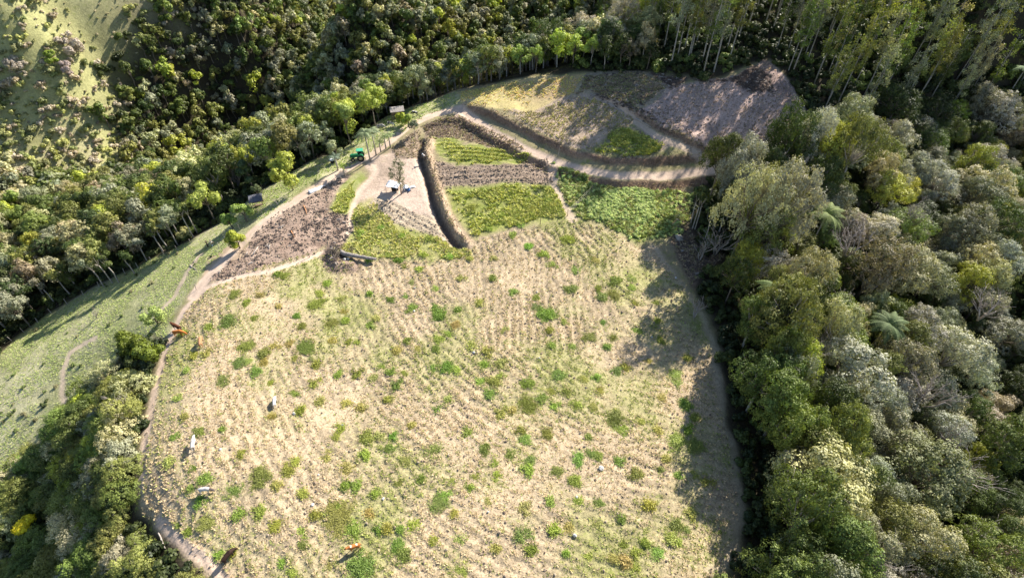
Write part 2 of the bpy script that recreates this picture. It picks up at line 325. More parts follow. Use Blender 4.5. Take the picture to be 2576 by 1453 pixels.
# furrow phases of the stubble field
dC = np.hypot(GX - CEN[0], GY - CEN[1]); zoneV = sstep(-2, 3, sdf(GX, GY, W2([(1150,640),(1560,640),(1570,900),(1400,905),(1180,860)])))
fr = np.where(zoneV > .5, GX / 1.3, dC / 1.4) + (n2[..., 0] - .5) * 1.5
furr = .5 + .5 * np.sin(fr * 2 * math.pi)
m_field = pm('field'); fcol = lerp(STRAW, c3(.37, .35, .16), np.clip((n1 - .43) * 3.2, 0, .9)) * (.86 + .28 * n2)
Z = Z + m_field * .095 * (furr - .5) * 2 * sstep(.3, .6, fbm(GX, GY, 12, 77)); fcol = fcol * (1 - (.34 * furr ** 2 * sstep(.35, .6, fbm(GX, GY, 12, 77)))[..., None]); paint(m_field, fcol, .31 + .5 * (n1[..., 0] - .5), .8)
m_past = np.maximum(pm('pasture', 1), pm('pasture2', .8)); paint(m_past, lerp(c3(.52, .48, .30), c3(.34, .35, .16), np.clip(n1 * 1.8 - .4, 0, 1)) * (.8 + .4 * n2), .4, .8)
paint(pm('scrub', 4), lerp(c3(.52, .44, .31), c3(.40, .39, .18), np.clip(n3 * 2.2 - .6, 0, 1)) * (.75 + .5 * n1), .3, .8)
paint(pm('strip'), lerp(c3(.40, .36, .20), c3(.26, .30, .09), n2), .7)
paint(pm('darkpatch'), lerp(c3(.27, .19, .145), c3(.48, .36, .28), np.clip(n2 * 1.8 - .4, 0, 1)), .05, 1)
paint(pm('soilpatch', .3), c3(.48, .36, .25), 0, .3)
paint(pm('yard'), lerp(c3(.60, .465, .37), c3(.38, .29, .215), np.clip(n1 * 2.4 - .75, 0, 1)), .1, .6)
paint(pm('yardtop', .8), lerp(c3(.24, .18, .13), c3(.40, .31, .23), n2), .3, 1); paint(pm('yardgrass', 1.2), lerp(c3(.50, .43, .22), c3(.33, .35, .10), n1), .6, .8)
def rows(k, P0, P1, w, c1, c2, g, amp=.5):
    a, b = W2([P0, P1]); d = (b - a) / np.linalg.norm(b - a); nn = np.array([-d[1], d[0]])
    ph = ((GX * nn[0] + GY * nn[1]) + (n2[..., 0] - .5) * .35 * w) / w; s = (.5 + .5 * np.sin(ph * 2 * math.pi))[..., None] * amp + (1 - amp) * n2
    m = pm(k, .4); paint(m, lerp(c1, c2, s), g, .9); Z[:] = Z + m * .12 * (np.sin(ph * 2 * math.pi))
rows('plot', (960,512), (1110,590), 1.15, c3(.54, .44, .33), c3(.33, .27, .19), .12)
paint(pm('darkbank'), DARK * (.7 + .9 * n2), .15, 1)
rows('greenA', (1090,392), (1280,400), 1.3, c3(.30, .34, .09), c3(.36, .31, .17), .75, .6)
rows('ploughB', (1130,440), (1380,425), 1.5, c3(.40, .31, .24), c3(.19, .145, .11), .1, .55)
paint(pm('greenC', 1.5) * (.55 + .45 * (fbm(GX, GY, 5, 91) > .42)), lerp(c3(.42, .43, .13), c3(.26, .31, .065), n1), .75, .9)
paint(pm('greenE', 1.5), lerp(c3(.17, .21, .06), c3(.42, .35, .21), np.clip(n1 * 2 - .6, 0, 1)), .6, 1)
paint(pm('yellow'), lerp(c3(.56, .48, .21), c3(.50, .37, .22), np.clip(n1 * 1.6 - .4, 0, 1)), .25, .6)
rows('brownU', (1480,390), (1560,290), 1.6, c3(.52, .40, .31), c3(.35, .275, .20), .2, .5)
paint(pm('rubbleU'), lerp(c3(.46, .36, .30), c3(.28, .25, .14), n1 * .9), .4, 1)
rows('pinkD', (1700,340), (1800,230), 1.7, c3(.62, .465, .40), c3(.42, .31, .265), .05, .45)
paint(pm('greenT'), lerp(c3(.15, .20, .05), c3(.40, .31, .24), np.clip(n1 * 2.4 - .8, 0, 1)), .5, 1)
paint(pm('debris'), DARK * (.5 + .9 * n2), .05, 1)
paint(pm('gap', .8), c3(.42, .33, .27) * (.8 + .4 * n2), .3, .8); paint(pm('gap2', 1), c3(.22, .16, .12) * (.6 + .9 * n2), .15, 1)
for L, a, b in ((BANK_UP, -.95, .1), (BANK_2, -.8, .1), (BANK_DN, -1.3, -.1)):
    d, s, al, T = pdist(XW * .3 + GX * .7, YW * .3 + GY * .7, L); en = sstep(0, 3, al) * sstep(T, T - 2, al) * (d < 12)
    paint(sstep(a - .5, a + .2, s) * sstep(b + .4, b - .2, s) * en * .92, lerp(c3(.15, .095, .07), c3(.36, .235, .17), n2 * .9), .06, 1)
d, s, al, T = pdist(GX + wx * .2, GY + wy * .2, BERM); paint(sstep(1.9, 1.0, d), lerp(c3(.46, .36, .25), c3(.28, .20, .14), n2), .05, 1)
d, s, al, T = pdist(GX, GY, TRENCH); paint(sstep(1.0, .5, d), c3(.16, .12, .09), .05, .8)
roadm = np.zeros(GX.shape)
for i, (L, w) in enumerate(ROADS):
    d, s, al, T = pdist(GX + wx * .12, GY + wy * .12, L); m = sstep(w + .45, w - .15, d); hump = .5 + .5 * np.cos(np.clip(d / w, 0, 1.3) * 2 * math.pi)
    cc = lerp(SOIL * (.88 + .3 * n2), c3(.36, .29, .20), (hump * (.45 if w > 1 else 0) * n1[..., 0] * sstep(w * .5, 0, d))[..., None])
    if i == 9: cc = c3(.30, .22, .20) * (.8 + .4 * n2)
    k = .97 if i < 5 else .75
    paint(m * k, cc, .03, .3)
    if i in (0, 1, 2, 3): roadm = np.maximum(roadm, m)
    Z -= m * .12 * (1 - .5 * hump) * (i < 4)
# scar left by a runoff gully on the left track
d, s, al, T = pdist(GX + wx * .1, GY, W2([(508,745),(470,795),(446,832)])); paint(sstep(.5, .15, d) * .8, c3(.20, .15, .12), 0, 1); Z -= .22 * sstep(.7, .1, d)
d, s, al, T = pdist(XW, YW, EDGE); paint(sstep(.9, .2, d) * .5, c3(.50, .41, .30), .1, .4)
dd_, al_ = pdist(GX, GY, W2([(848,622),(836,645),(846,668),(880,668)]))[0], 0
paint(sstep(2.6, 1.6, dd_), lerp(c3(.36, .27, .21), c3(.18, .13, .10), n2), .05, 1)
Z += .7 * np.exp(-(dd_ / 1.0) ** 2) * (.5 + n2[..., 0])
V = np.stack([GX, GY, Z], -1).reshape(-1, 3)
dzx = np.gradient(Z, gx, axis=1); dzy = np.gradient(Z, gy, axis=0); NRM = np.stack([-dzx, -dzy, np.ones_like(Z)], -1); NRM /= np.linalg.norm(NRM, axis=-1, keepdims=True); NRM = NRM.reshape(-1, 3)
ii, jj = np.meshgrid(np.arange(NX - 1), np.arange(NY - 1)); k0 = (jj * NX + ii).ravel(); QD = np.stack([k0, k0 + 1, k0 + 1 + NX, k0 + NX], -1)
def ground_material():
    m = bpy.data.materials.new('ground_surface'); m.use_nodes = True; t = m.node_tree; b = t.nodes['Principled BSDF']; N = t.nodes.new; L = t.links.new
    b.inputs['Roughness'].default_value = .95; b.inputs['Specular IOR Level'].default_value = .1
    g = N('ShaderNodeNewGeometry'); ca = N('ShaderNodeAttribute'); ca.attribute_name = 'albedo'; ga = N('ShaderNodeAttribute'); ga.attribute_name = 'grass'; ra = N('ShaderNodeAttribute'); ra.attribute_name = 'rough'
    def noise(s, d=4, r=.6):
        n = N('ShaderNodeTexNoise'); n.inputs['Scale'].default_value = s; n.inputs['Detail'].default_value = d; n.inputs['Roughness'].default_value = r; L(g.outputs['Position'], n.inputs['Vector']); return n
    na, nb, nc = noise(1.3, 4, .7), noise(4.5, 3, .7), noise(.55, 5, .65)
    def mr(src, a, b_, c, d):
        r = N('ShaderNodeMapRange'); r.inputs[1].default_value = a; r.inputs[2].default_value = b_; r.inputs[3].default_value = c; r.inputs[4].default_value = d; L(src, r.inputs[0]); return r
    def mt(op, a, b_):
        x = N('ShaderNodeMath'); x.operation = op
        for i, q in enumerate((a, b_)):
            if isinstance(q, (int, float)): x.inputs[i].default_value = q
            else: L(q, x.inputs[i])
        return x.outputs[0]
    # fine value mottling, stronger where the surface is rough
    v1 = mr(nb.outputs[0], .3, .7, -.42, .42); v2 = mr(na.outputs[0], .3, .7, -.28, .28)
    nd = noise(.22, 4, .6); v3 = mr(nd.outputs[0], .3, .7, -.2, .2); amp = mt('MULTIPLY', mt('ADD', mt('ADD', v1.outputs[0], v2.outputs[0]), v3.outputs[0]), ra.outputs['Fac']); fac = mt('ADD', amp, 1.0)
    sc = N('ShaderNodeVectorMath'); sc.operation = 'SCALE'; L(ca.outputs['Color'], sc.inputs[0]); L(fac, sc.inputs['Scale'])
    # green growth
    gt = mt('SUBTRACT', mt('ADD', mr(nc.outputs[0], .3, .7, 0, 1).outputs[0], mr(nb.outputs[0], .3, .7, -.25, .25).outputs[0]), mt('SUBTRACT', 1.05, ga.outputs['Fac']))
    gm = mr(gt, 0, .35, 0, .75)
    gc = N('ShaderNodeMix'); gc.data_type = 'RGBA'; gc.inputs[6].default_value = (.14, .19, .035, 1); gc.inputs[7].default_value = (.32, .35, .09, 1); L(nb.outputs[0], gc.inputs[0])
    mx = N('ShaderNodeMix'); mx.data_type = 'RGBA'; L(gm.outputs[0], mx.inputs[0]); L(sc.outputs[0], mx.inputs[6]); L(gc.outputs[2], mx.inputs[7]); L(mx.outputs[2], b.inputs['Base Color'])
    bp = N('ShaderNodeBump'); bp.inputs['Distance'].default_value = .22; L(mt('MULTIPLY', ra.outputs['Fac'], .9), bp.inputs['Strength']); L(mt('ADD', na.outputs[0], mt('MULTIPLY', nb.outputs[0], .6)), bp.inputs['Height']); L(bp.outputs[0], b.inputs['Normal'])
    return m
GM = ground_material()
CC = colr.reshape(-1, 3).clip(.01, .8); GR = grs.ravel(); RG = rgh.ravel()
fc = lambda a: a.reshape(NY, NX)[:-1, :-1].ravel()
cls = np.zeros(len(QD), int); cls[fc((m_field > .5).astype(float)) > .5] = 1; cls[fc((m_past > .5).astype(float)) > .5] = 2; cls[fc(pm('scrub')) > .5] = 3; cls[fc(roadm) > .5] = 4
for cid, nm in enumerate(('ground', 'stubble_field', 'pasture', 'hillside', 'dirt_road')):
    q = QD[cls == cid]; used, inv = np.unique(q, return_inverse=True); q = inv.reshape(-1, 4)
    me = npmesh(nm, V[used], q, smooth=True)
    a = me.attributes.new('albedo', 'FLOAT_COLOR', 'POINT'); a.data.foreach_set('color', np.hstack([CC[used], np.ones((len(used), 1))]).astype(np.float32).ravel())
    for an, ar in (('grass', GR), ('rough', RG)):
        a = me.attributes.new(an, 'FLOAT', 'POINT'); a.data.foreach_set('value', ar[used].astype(np.float32))
    me.normals_split_custom_set_from_vertices(NRM[used].tolist())
    tag(link(nm, me, GM), kind='structure')
def zg(x, y):   # height of the actual sheet (nearest-cell bilinear)
    i = int(np.clip(np.searchsorted(gx, x) - 1, 0, NX - 2)); j = int(np.clip(np.searchsorted(gy, y) - 1, 0, NY - 2))
    a = (x - gx[i]) / (gx[i + 1] - gx[i]); b = (y - gy[j]) / (gy[j + 1] - gy[j])
    return float((Z[j, i] * (1 - a) + Z[j, i + 1] * a) * (1 - b) + (Z[j + 1, i] * (1 - a) + Z[j + 1, i + 1] * a) * b)
def zgv(x, y):
    i = np.clip(np.searchsorted(gx, x) - 1, 0, NX - 2); j = np.clip(np.searchsorted(gy, y) - 1, 0, NY - 2)
    a = (x - gx[i]) / (gx[i + 1] - gx[i]); b = (y - gy[j]) / (gy[j + 1] - gy[j])
    return (Z[j, i] * (1 - a) + Z[j, i + 1] * a) * (1 - b) + (Z[j + 1, i] * (1 - a) + Z[j + 1, i + 1] * a) * b
def att(u, v): q = march(u, v, H); return Vector((q[0], q[1], zg(q[0], q[1])))
# ------------------------------------------------------------------ foliage builders
def leaf_quads(C, Nn, size, R, aspect=.7):
    n = len(C); rv = R.normal(size=(n, 3)); t = np.cross(Nn, rv); t /= np.linalg.norm(t, axis=1, keepdims=True) + 1e-9; b = np.cross(Nn, t)
    s = (size * R.uniform(.6, 1.4, n))[:, None]; fold = Nn * s * R.uniform(-.3, .3, n)[:, None]
    P = np.stack([C - t * s, C - b * s * aspect + fold, C + t * s, C + b * s * aspect + fold], 1)
    return P.reshape(-1, 3), np.arange(4 * n).reshape(-1, 4)
def unit(R, n, up_=0.0):
    v = R.normal(size=(n, 3)); v[:, 2] += up_; return v / np.linalg.norm(v, axis=1, keepdims=True)
def crown(seed, r, hc, zc, nl, ncl, nlf, lsize, clr=.55, flat=.8, open_=0.0):
    """lobed crown: lobes > clumps > leaves. returns verts, quads, leafvalue, lobe centres"""
    R = np.random.default_rng(seed); d = unit(R, nl, .55); lobes = d * np.array([r, r, hc]) * R.uniform(.45, .78, (nl, 1)) + [0, 0, zc]; lr = R.uniform(.21, .38, nl) * r
    lobes[0] = (0, 0, zc + hc * .35); C = []; Nn = []; LV = []
    w = lr ** 2; w = w / w.sum(); k = R.choice(nl, ncl, p=w); cd = unit(R, ncl, .5)
    cc = lobes[k] + cd * (lr[k] * R.uniform(.75, 1.08, ncl))[:, None] * [1, 1, flat]
    keep = np.ones(ncl, bool)                                                     # clumps buried in a neighbour lobe are dropped
    for i in range(nl):
        dd = np.linalg.norm((cc - lobes[i]) / [1, 1, flat], axis=1); keep &= ~((dd < lr[i] * .62) & (k != i))
    if open_: keep &= R.random(ncl) > open_
    cc, cd = cc[keep], cd[keep]; m = len(cc); cv = R.uniform(0, 1, m); cs = clr * R.uniform(.6, 1.3, m)
    ld = unit(R, m * nlf, .35).reshape(m, nlf, 3); P = cc[:, None] + ld * (cs[:, None] * R.uniform(.45, 1.0, (m, nlf)))[..., None]
    Nn = ld * .7 + cd[:, None] * 1.0 + R.normal(size=(m, nlf, 3)) * .38; Nn /= np.linalg.norm(Nn, axis=2, keepdims=True)
    LV = np.clip(cv[:, None] * .55 + R.uniform(0, .45, (m, nlf)), 0, 1)
    v, q = leaf_quads(P.reshape(-1, 3), Nn.reshape(-1, 3), lsize, R)
    return v, q, LV.ravel(), lobes
def trunk_mesh(seed, zb, lobes, r0, mb=None, lean=0, sub=True):
    R = random.Random(seed); mb = mb or MB(); fork = Vector((R.uniform(-.2, .2), R.uniform(-.2, .2), zb))
    mb.tube([(0, 0, -.8), (0.03, 0, .5), fork * .6 + Vector((R.uniform(-.15, .15), R.uniform(-.15, .15), 0)), fork], [r0 * 1.5, r0, r0 * .85, r0 * .7], 7)
    for L in lobes:
        L = Vector(L); mid = fork.lerp(L, .5) + Vector((R.uniform(-.4, .4), R.uniform(-.4, .4), R.uniform(-.1, .5))); mb.tube([fork - Vector((0, 0, r0)), mid, L], [r0 * .5, r0 * .3, r0 * .12], 5)
        if sub:
            for _ in range(2):
                e = L + Vector((R.uniform(-1, 1), R.uniform(-1, 1), R.uniform(.1, .9))) * r0 * 4; mb.tube([mid.lerp(L, R.uniform(.3, .8)), e], [r0 * .16, r0 * .05], 4)
    return mb
def tree_variant(seed, r, h, hc, nl, ncl, nlf, ls, clr, r0, open_=0, bark='bark', flat=.8, m='leaf'):
    v, q, lv, lb = crown(seed, r, hc, h - hc, nl, ncl, nlf, ls, clr, flat, open_)
    me = npmesh('crown', v, q, lv); me.materials.append(M[m]); tm = trunk_mesh(seed, max(1, (h - hc) * .72), lb, r0).mesh('trunk', True); tm.materials.append(M[bark])
    return me, tm
# unit-ish variants; every tree of a kind is a scaled copy of one of them
BIG = [tree_variant(100 + i, 5.2 + .5 * (i % 3), 12, 4.6, 19 + i % 5, 640, 24, .115, .56, .26, open_=(.0, .12, .25, .05)[i % 4], bark=('bark', 'pale_bark')[i % 2]) for i in range(8)]
MID = [tree_variant(200 + i, 3.1 + .3 * (i % 3), 10, 4.2, 12, 230, 16, .16, .52, .17, open_=(.0, .2)[i % 2], bark=('pale_bark', 'bark')[i % 2], flat=1.0) for i in range(8)]
FAR = [tree_variant(300 + i, 2.6 + .25 * (i % 3), 7.5, 3.2, 7, 90, 9, .27, .55, .15, flat=1.0) for i in range(7)]
def join_np(parts):
    V_, Q_, L_ = [], [], []; n = 0
    for v, q, l in parts: V_.append(v); Q_.append(q + n); L_.append(l); n += len(v)
    return np.concatenate(V_), np.concatenate(Q_), np.concatenate(L_)
def euc_variant(seed, h):
    R = np.random.default_rng(seed); mb = MB(); bend = R.uniform(-.5, .5, 2); pts = [(bend[0] * (t ** 2) * 2, bend[1] * (t ** 2) * 2, h * t - .8 * (t == 0)) for t in (0, .25, .5, .75, .97)]
    mb.tube(pts, [.17, .14, .11, .08, .03], 6); parts = []; n = 36
    for i in range(n):
        t = R.uniform(.36, 1.0); rad = (2.7 * (1 - abs(t - .72) * 1.2)) * R.uniform(.1, 1); a = R.uniform(0, 6.28); base = Vector((bend[0] * t * t * 2, bend[1] * t * t * 2, h * t - .7))
        tip = base + Vector((math.cos(a) * rad, math.sin(a) * rad, .7)); mb.tube([base, tip], [.05, .015], 4)
        m = 40; ld = unit(R, m, -.1); P = np.array(tip) + ld * R.uniform(.2, .85, (m, 1)) * [1, 1, 1.25]; nn = unit(R, m); nn[:, 2] *= .5; v, q = leaf_quads(P, nn / np.linalg.norm(nn, axis=1, keepdims=True), .2, R, .5)
        parts.append((v, q, np.clip(R.uniform(0, .5) + R.uniform(0, .5, m), 0, 1)))
    v, q, l = join_np(parts); me = npmesh('crown', v, q, l); me.materials.append(M['leaf']); tm = mb.mesh('trunk', True); tm.materials.append(M['pale_bark']); return me, tm
EUC = [euc_variant(400 + i, 19 + i * .9) for i in range(6)]
def bush_variant(seed, r, hc, ncl, nlf, ls, clr):
    v, q, lv, lb = crown(seed, r, hc, hc * .35, 6, ncl, nlf, ls, clr, .8); v = v[:]; return v, q, lv
BUSH = []
for i in range(6):
    v, q, l = bush_variant(500 + i, 1.5, 1.2, 85, 12, .15, .34); me = npmesh('bush', v, q, l); me.materials.append(M['leaf']); BUSH.append(me)
def tuft_variant(seed, n, h, w, spread, m='straw', curl=.5):
    R = np.random.default_rng(seed); P = []; 
    for i in range(n):
        a = R.uniform(0, 6.28); o = np.array([math.cos(a), math.sin(a), 0]) * R.uniform(0, spread); t = np.array([math.cos(a), math.sin(a), 0]); s = np.array([-t[1], t[0], 0]) * w * R.uniform(.6, 1.3); hh = h * R.uniform(.5, 1.2)
        tip = o + t * hh * curl * R.uniform(.4, 1.6) + np.array([0, 0, hh]); mid = (o + tip) / 2 + np.array([0, 0, hh * .12]); P += [o - s, o + s, mid + s * .8, mid - s * .8, mid - s * .8, mid + s * .8, tip + s * .15, tip - s * .15]
    me = npmesh('tuft', np.array(P), np.arange(8 * n).reshape(-1, 4), R.uniform(0, 1, 2 * n)); me.materials.append(M[m]); return me
TUFT = [tuft_variant(600 + i, 8, .15, .035, .12, 'straw', 1.1) for i in range(4)]
WEED = []
def weed_mesh(seed, r, n, m=26, ls=.085, hmax=.5):
    """ragged low patch of leafy weeds, r metres across its half width"""
    R = np.random.default_rng(seed); parts = []; an = R.uniform(0, 6.28, 6); am = R.uniform(.05, .3, 6)
    cs_ = [np.zeros(2)]
    for i in range(n):
        a = R.uniform(0, 6.28); lim = r * (.75 + sum(am[k] * math.cos((k + 1) * a + an[k]) for k in range(4)) * .8); c = cs_[R.integers(0, len(cs_))] + np.array([math.cos(a), math.sin(a)]) * R.uniform(.15, .3 + .12 * r); q = float(np.hypot(*c)); c = c * min(1, lim / max(q, 1e-3)); q = min(q, lim); cs_.append(c); dz = max(.14, hmax * (1 - .6 * q / r)) * R.uniform(.5, 1.3)
        P = np.c_[c[0] + R.normal(0, .17, m), c[1] + R.normal(0, .17, m), R.uniform(0, dz, m)]; nn = unit(R, m, .5); v, q_ = leaf_quads(P, nn, ls, R, .45); parts.append((v, q_, np.clip(R.uniform(0, .5) + R.uniform(0, .5, m), 0, 1)))
    v, q_, l = join_np(parts); me = npmesh('weed', v, q_, l); me.materials.append(M['leaf']); return me
WEED = {c: [weed_mesh(640 + 10 * c + i, R_, n) for i in range(k)] for c, (R_, n, k) in enumerate(((.8, 26, 6), (1.6, 70, 5), (2.6, 170, 3), (4.2, 400, 1)))}
CLOD = []
for i in range(3):
    me = MB().blob((0, 0, .05), (.16, .12, .1), 6, .3, i).mesh('clod'); me.materials.append(mat('clod_%d' % i, ((.34, .26, .19), (.42, .34, .25), (.25, .19, .14))[i], .95)); CLOD.append(me)
def bare_variant(seed, h, spread, thick=.14, levels=3, m='dead'):
    R = random.Random(seed); mb = MB()
    def br(p, d, l, r, lv):
        q = p + d * l * .5 + Vector((R.uniform(-.1, .1), R.uniform(-.1, .1), R.uniform(-.05, .1))) * l; e = p + d * l; mb.tube([p, q, e], [r, r * .75, r * .5], 5)
        if lv > 0:
            for _ in range(3 if lv > 1 else 3):
                nd = (d + Vector((R.uniform(-1, 1), R.uniform(-1, 1), R.uniform(-.2, .7))) * spread).normalized(); br(p.lerp(e, R.uniform(.45, 1)), nd, l * R.uniform(.5, .8), r * .5, lv - 1)
    for k in range(4): br(Vector((0, 0, -.3)), Vector((R.uniform(-.6, .6) * spread, R.uniform(-.6, .6) * spread, 1)).normalized(), h * R.uniform(.4, .6), thick, levels)
    me = mb.mesh('branches', True); me.materials.append(M[m]); return me
BARE = [bare_variant(700 + i, 5.5, .75) for i in range(4)]
def palm_meshes(seed, h, nf=15, fl=2.6, droop=1.0):
    R = np.random.default_rng(seed); mb = MB(); mb.tube([(0, 0, -.4), (.05, 0, h * .5), (0, 0, h)], [.2, .14, .12], 8); parts = []; RR = random.Random(seed)
    for i in range(nf):
        a = 2 * math.pi * i / nf + RR.uniform(-.2, .2); el = RR.uniform(.2, 1.2); P = []; Q = []; pts = []
        for k in range(9):
            t = k / 8; x = fl * t * math.cos(el * (1 - t * .6)) ; z = fl * (math.sin(el) * t - droop * .75 * t * t); pts.append(np.array([x * math.cos(a), x * math.sin(a), h + z]))
        s = np.array([-math.sin(a), math.cos(a), 0]); V_ = []; Qi = []
        for k in range(8):
            for f in (0, .5):
                p = pts[k] * (1 - f) + pts[k + 1] * f; tt = (k + f) / 8; wl = .62 * math.sin(math.pi * min(1, tt * .85 + .14)) * fl / 2.6; dr = np.array([0, 0, -.38 * wl]); ax = (pts[k + 1] - pts[k]) * .42
                for sg in (-1, 1):
                    V_ += [p, p + ax, p + ax * .8 + s * sg * wl + dr, p + ax * .45 + s * sg * wl + dr]; n = len(V_); Qi.append((n - 4, n - 3, n - 2, n - 1))
        parts.append((np.array(V_), np.array(Qi), R.uniform(.1, .9) * .6 + R.uniform(0, .4, len(Qi))))
    v, q, l = join_np(parts); me = npmesh('fronds', v, q, l); me.materials.append(M['frond']); tm = mb.mesh('trunk', True); tm.materials.append(M['pale_bark']); return me, tm
# ------------------------------------------------------------------ scatter: one stuff object that repeats small meshes on points
def protos(name, metas):
    out = []
    for me in metas:
        o = bpy.data.objects.new(name, me); out.append(o)
    return out
def scatter(name, meshes, P, rz, sc, tint, idx, label, cat):
    me = bpy.data.meshes.new(name); n = len(P); me.vertices.add(n); me.vertices.foreach_set('co', np.asarray(P, np.float32).ravel())
    for an, ty, ar in (('rz', 'FLOAT', rz), ('sc', 'FLOAT', sc), ('idx', 'INT', idx)):
        a = me.attributes.new(an, ty, 'POINT'); a.data.foreach_set('value', np.asarray(ar, np.int32 if ty == 'INT' else np.float32))
    a = me.attributes.new('tint', 'FLOAT_COLOR', 'POINT'); a.data.foreach_set('color', np.hstack([tint, np.ones((n, 1))]).astype(np.float32).ravel())
    o = link(name, me); tag(o, label, cat, kind='stuff')
    ng = bpy.data.node_groups.new(name, 'GeometryNodeTree'); ng.interface.new_socket('Geometry', in_out='INPUT', socket_type='NodeSocketGeometry'); ng.interface.new_socket('Geometry', in_out='OUTPUT', socket_type='NodeSocketGeometry')
    N = ng.nodes.new; L = ng.links.new; gi = N('NodeGroupInput'); go = N('NodeGroupOutput')
    gti = N('GeometryNodeGeometryToInstance')
    pr_ = protos(name + '_shape', meshes)
    for p in reversed(pr_):
        oi = N('GeometryNodeObjectInfo'); oi.inputs['Object'].default_value = p; oi.inputs['As Instance'].default_value = True; L(oi.outputs['Geometry'], gti.inputs[0]) if len(meshes) == 1 else L(oi.outputs['Geometry'], (join_in(ng)).inputs[0])
    src = gti if len(meshes) == 1 else ng.nodes['JOIN']
    ip = N('GeometryNodeInstanceOnPoints'); L(gi.outputs[0], ip.inputs['Points']); L(src.outputs[0], ip.inputs['Instance']); ip.inputs['Pick Instance'].default_value = True
    def na(an, ty):
        x = N('GeometryNodeInputNamedAttribute'); x.data_type = ty; x.inputs['Name'].default_value = an; return x.outputs['Attribute']
    L(na('idx', 'INT'), ip.inputs['Instance Index'])
    cx = N('ShaderNodeCombineXYZ'); L(na('rz', 'FLOAT'), cx.inputs[2]); e2 = N('FunctionNodeEulerToRotation'); L(cx.outputs[0], e2.inputs[0]); L(e2.outputs[0], ip.inputs['Rotation'])
    L(na('sc', 'FLOAT'), ip.inputs['Scale'])
    st = N('GeometryNodeStoreNamedAttribute'); st.domain = 'INSTANCE'; st.data_type = 'FLOAT_COLOR'; st.inputs['Name'].default_value = 'tint'
    L(ip.outputs[0], st.inputs['Geometry']); L(na('tint', 'FLOAT_COLOR'), st.inputs['Value']); L(st.outputs[0], go.inputs[0])
    md = o.modifiers.new('scatter', 'NODES'); md.node_group = ng; return o
def join_in(ng):
    if 'JOIN' not in ng.nodes: j = ng.nodes.new('GeometryNodeJoinGeometry'); j.name = 'JOIN'
    return ng.nodes['JOIN']
PAL = dict(deep=(.040, .055, .016), dark=(.060, .080, .020), olive=(.135, .140, .038), grey=(.19, .195, .125), brown=(.20, .165, .105), yellow=(.260, .280, .045), pale=(.29, .275, .150), mid=(.105, .135, .032), silver=(.29, .28, .225))
WORDS = dict(deep='blackish green', dark='dark green', olive='olive green', grey='grey-green', brown='brownish', yellow='yellow-green', pale='pale straw-green', mid='mid green', silver='silvery grey')
def tint_of(k, R, j=.22): f = R.uniform(1 - j, 1 + j); return tuple(float(c * f * R.uniform(.93, 1.07)) for c in PAL[k])
def pick(R, w):
    ks = list(w); s = sum(w.values()); x = R.uniform(0, s)
    for k in ks:
        x -= w[k]
        if x <= 0: return k
    return ks[-1]
def put_tree(name, var, p, scale, rz, tint, label, cat, group, parts=('crown', 'trunk'), sz=1.0):
    t = empty(name, p, rz); t.scale = (scale, scale, scale * sz); tag(t, label, cat, group)
    for m_, nm in zip(var, parts):
        c = link(nm, m_, None, t)
        if nm != 'trunk': c['tint'] = tint
    return t
# ------------------------------------------------------------------ trees: singled-out ones first
def at_h(u, v, h):
    q = march(u, v, lambda a, b: H(a, b) + h); return Vector((q[0], q[1], zg(q[0], q[1])))
TAKEN = []
def near_taken(x, y, extra=0):
    return any((x - a) ** 2 + (y - b) ** 2 < (r + extra) ** 2 for a, b, r in TAKEN)
TR = random.Random(11)
def special(u, v, h, var, scale, tint, label, name='broadleaf_tree', top=True, sz=1.0, cat='tree', group=None, rad=3.5):
    p = at_h(u, v, h) if top else att(u, v); TAKEN.append((p.x, p.y, rad)); return put_tree(name, var, p, scale, TR.uniform(0, 6.28), tint, label, cat, group, sz=sz)
def dense(seed, r, h, hc, ncl=420, nlf=16, ls=.13, clr=.42, nl=8, bark='bark', open_=0, flat=.9): return tree_variant(seed, r, h, hc, nl, ncl, nlf, ls, clr, .16, open_, bark, flat)
special(603, 622, 0, dense(801, 2.15, 3.9, 1.9, 360, nl=6), 1, (.25, .27, .035), 'round bright yellow-green tree standing on the edge of the dark cleared soil patch', top=False, rad=3)
special(738, 478, 0, dense(802, 4.2, 8.2, 3.6, 620, nl=10, open_=.1, ls=.15), 1, (.27, .29, .05), 'large yellow-green spreading tree beside the dirt track, near the dark slope', top=False, rad=5)
special(640, 478, 0, dense(803, 2.4, 7.5, 3.0, 300), 1, (.05, .075, .03), 'dark green tree with bare lower limbs left of the big yellow-green tree', top=False)
special(851, 402, 0, dense(804, 2.0, 5.5, 2.1, 220), 1, (.20, .22, .12), 'small pale green rounded tree left of the tractor at the slope edge', top=False)
special(1010, 488, 0, tree_variant(805, 2.9, 7.8, 3.3, 12, 230, 12, .10, .45, .14, .35, 'bark', 1.1), 1, (.12, .125, .07), 'airy grey-green tree growing over the white tarpaulin in the bare yard', top=False, rad=2)
special(1012, 312, 0, dense(806, 1.55, 2.6, 1.4, 200, nl=5), 1, (.24, .27, .03), 'small bright yellow-green bush tree below the pale shed roof', top=False, rad=2)
special(1028, 318, 0, dense(807, 1.6, 3.0, 1.5, 200, nl=5), 1, (.19, .24, .04), 'bright green bush tree right of the shed, on the verge of the dirt road', top=False, rad=2)
special(345, 893, 0, dense(808, 3.2, 5.6, 2.6, 620, nl=9, ls=.14), 1, (.085, .105, .012), 'large dark olive bushy tree at the left end of the pale field track', top=False, rad=4)
special(388, 918, 0, dense(809, 2.6, 4.4, 2.1, 480, nl=8, ls=.14), 1, (.10, .125, .015), 'dark olive bushy tree whose crown leans over the track edge, right half of the pair', top=False, rad=3)
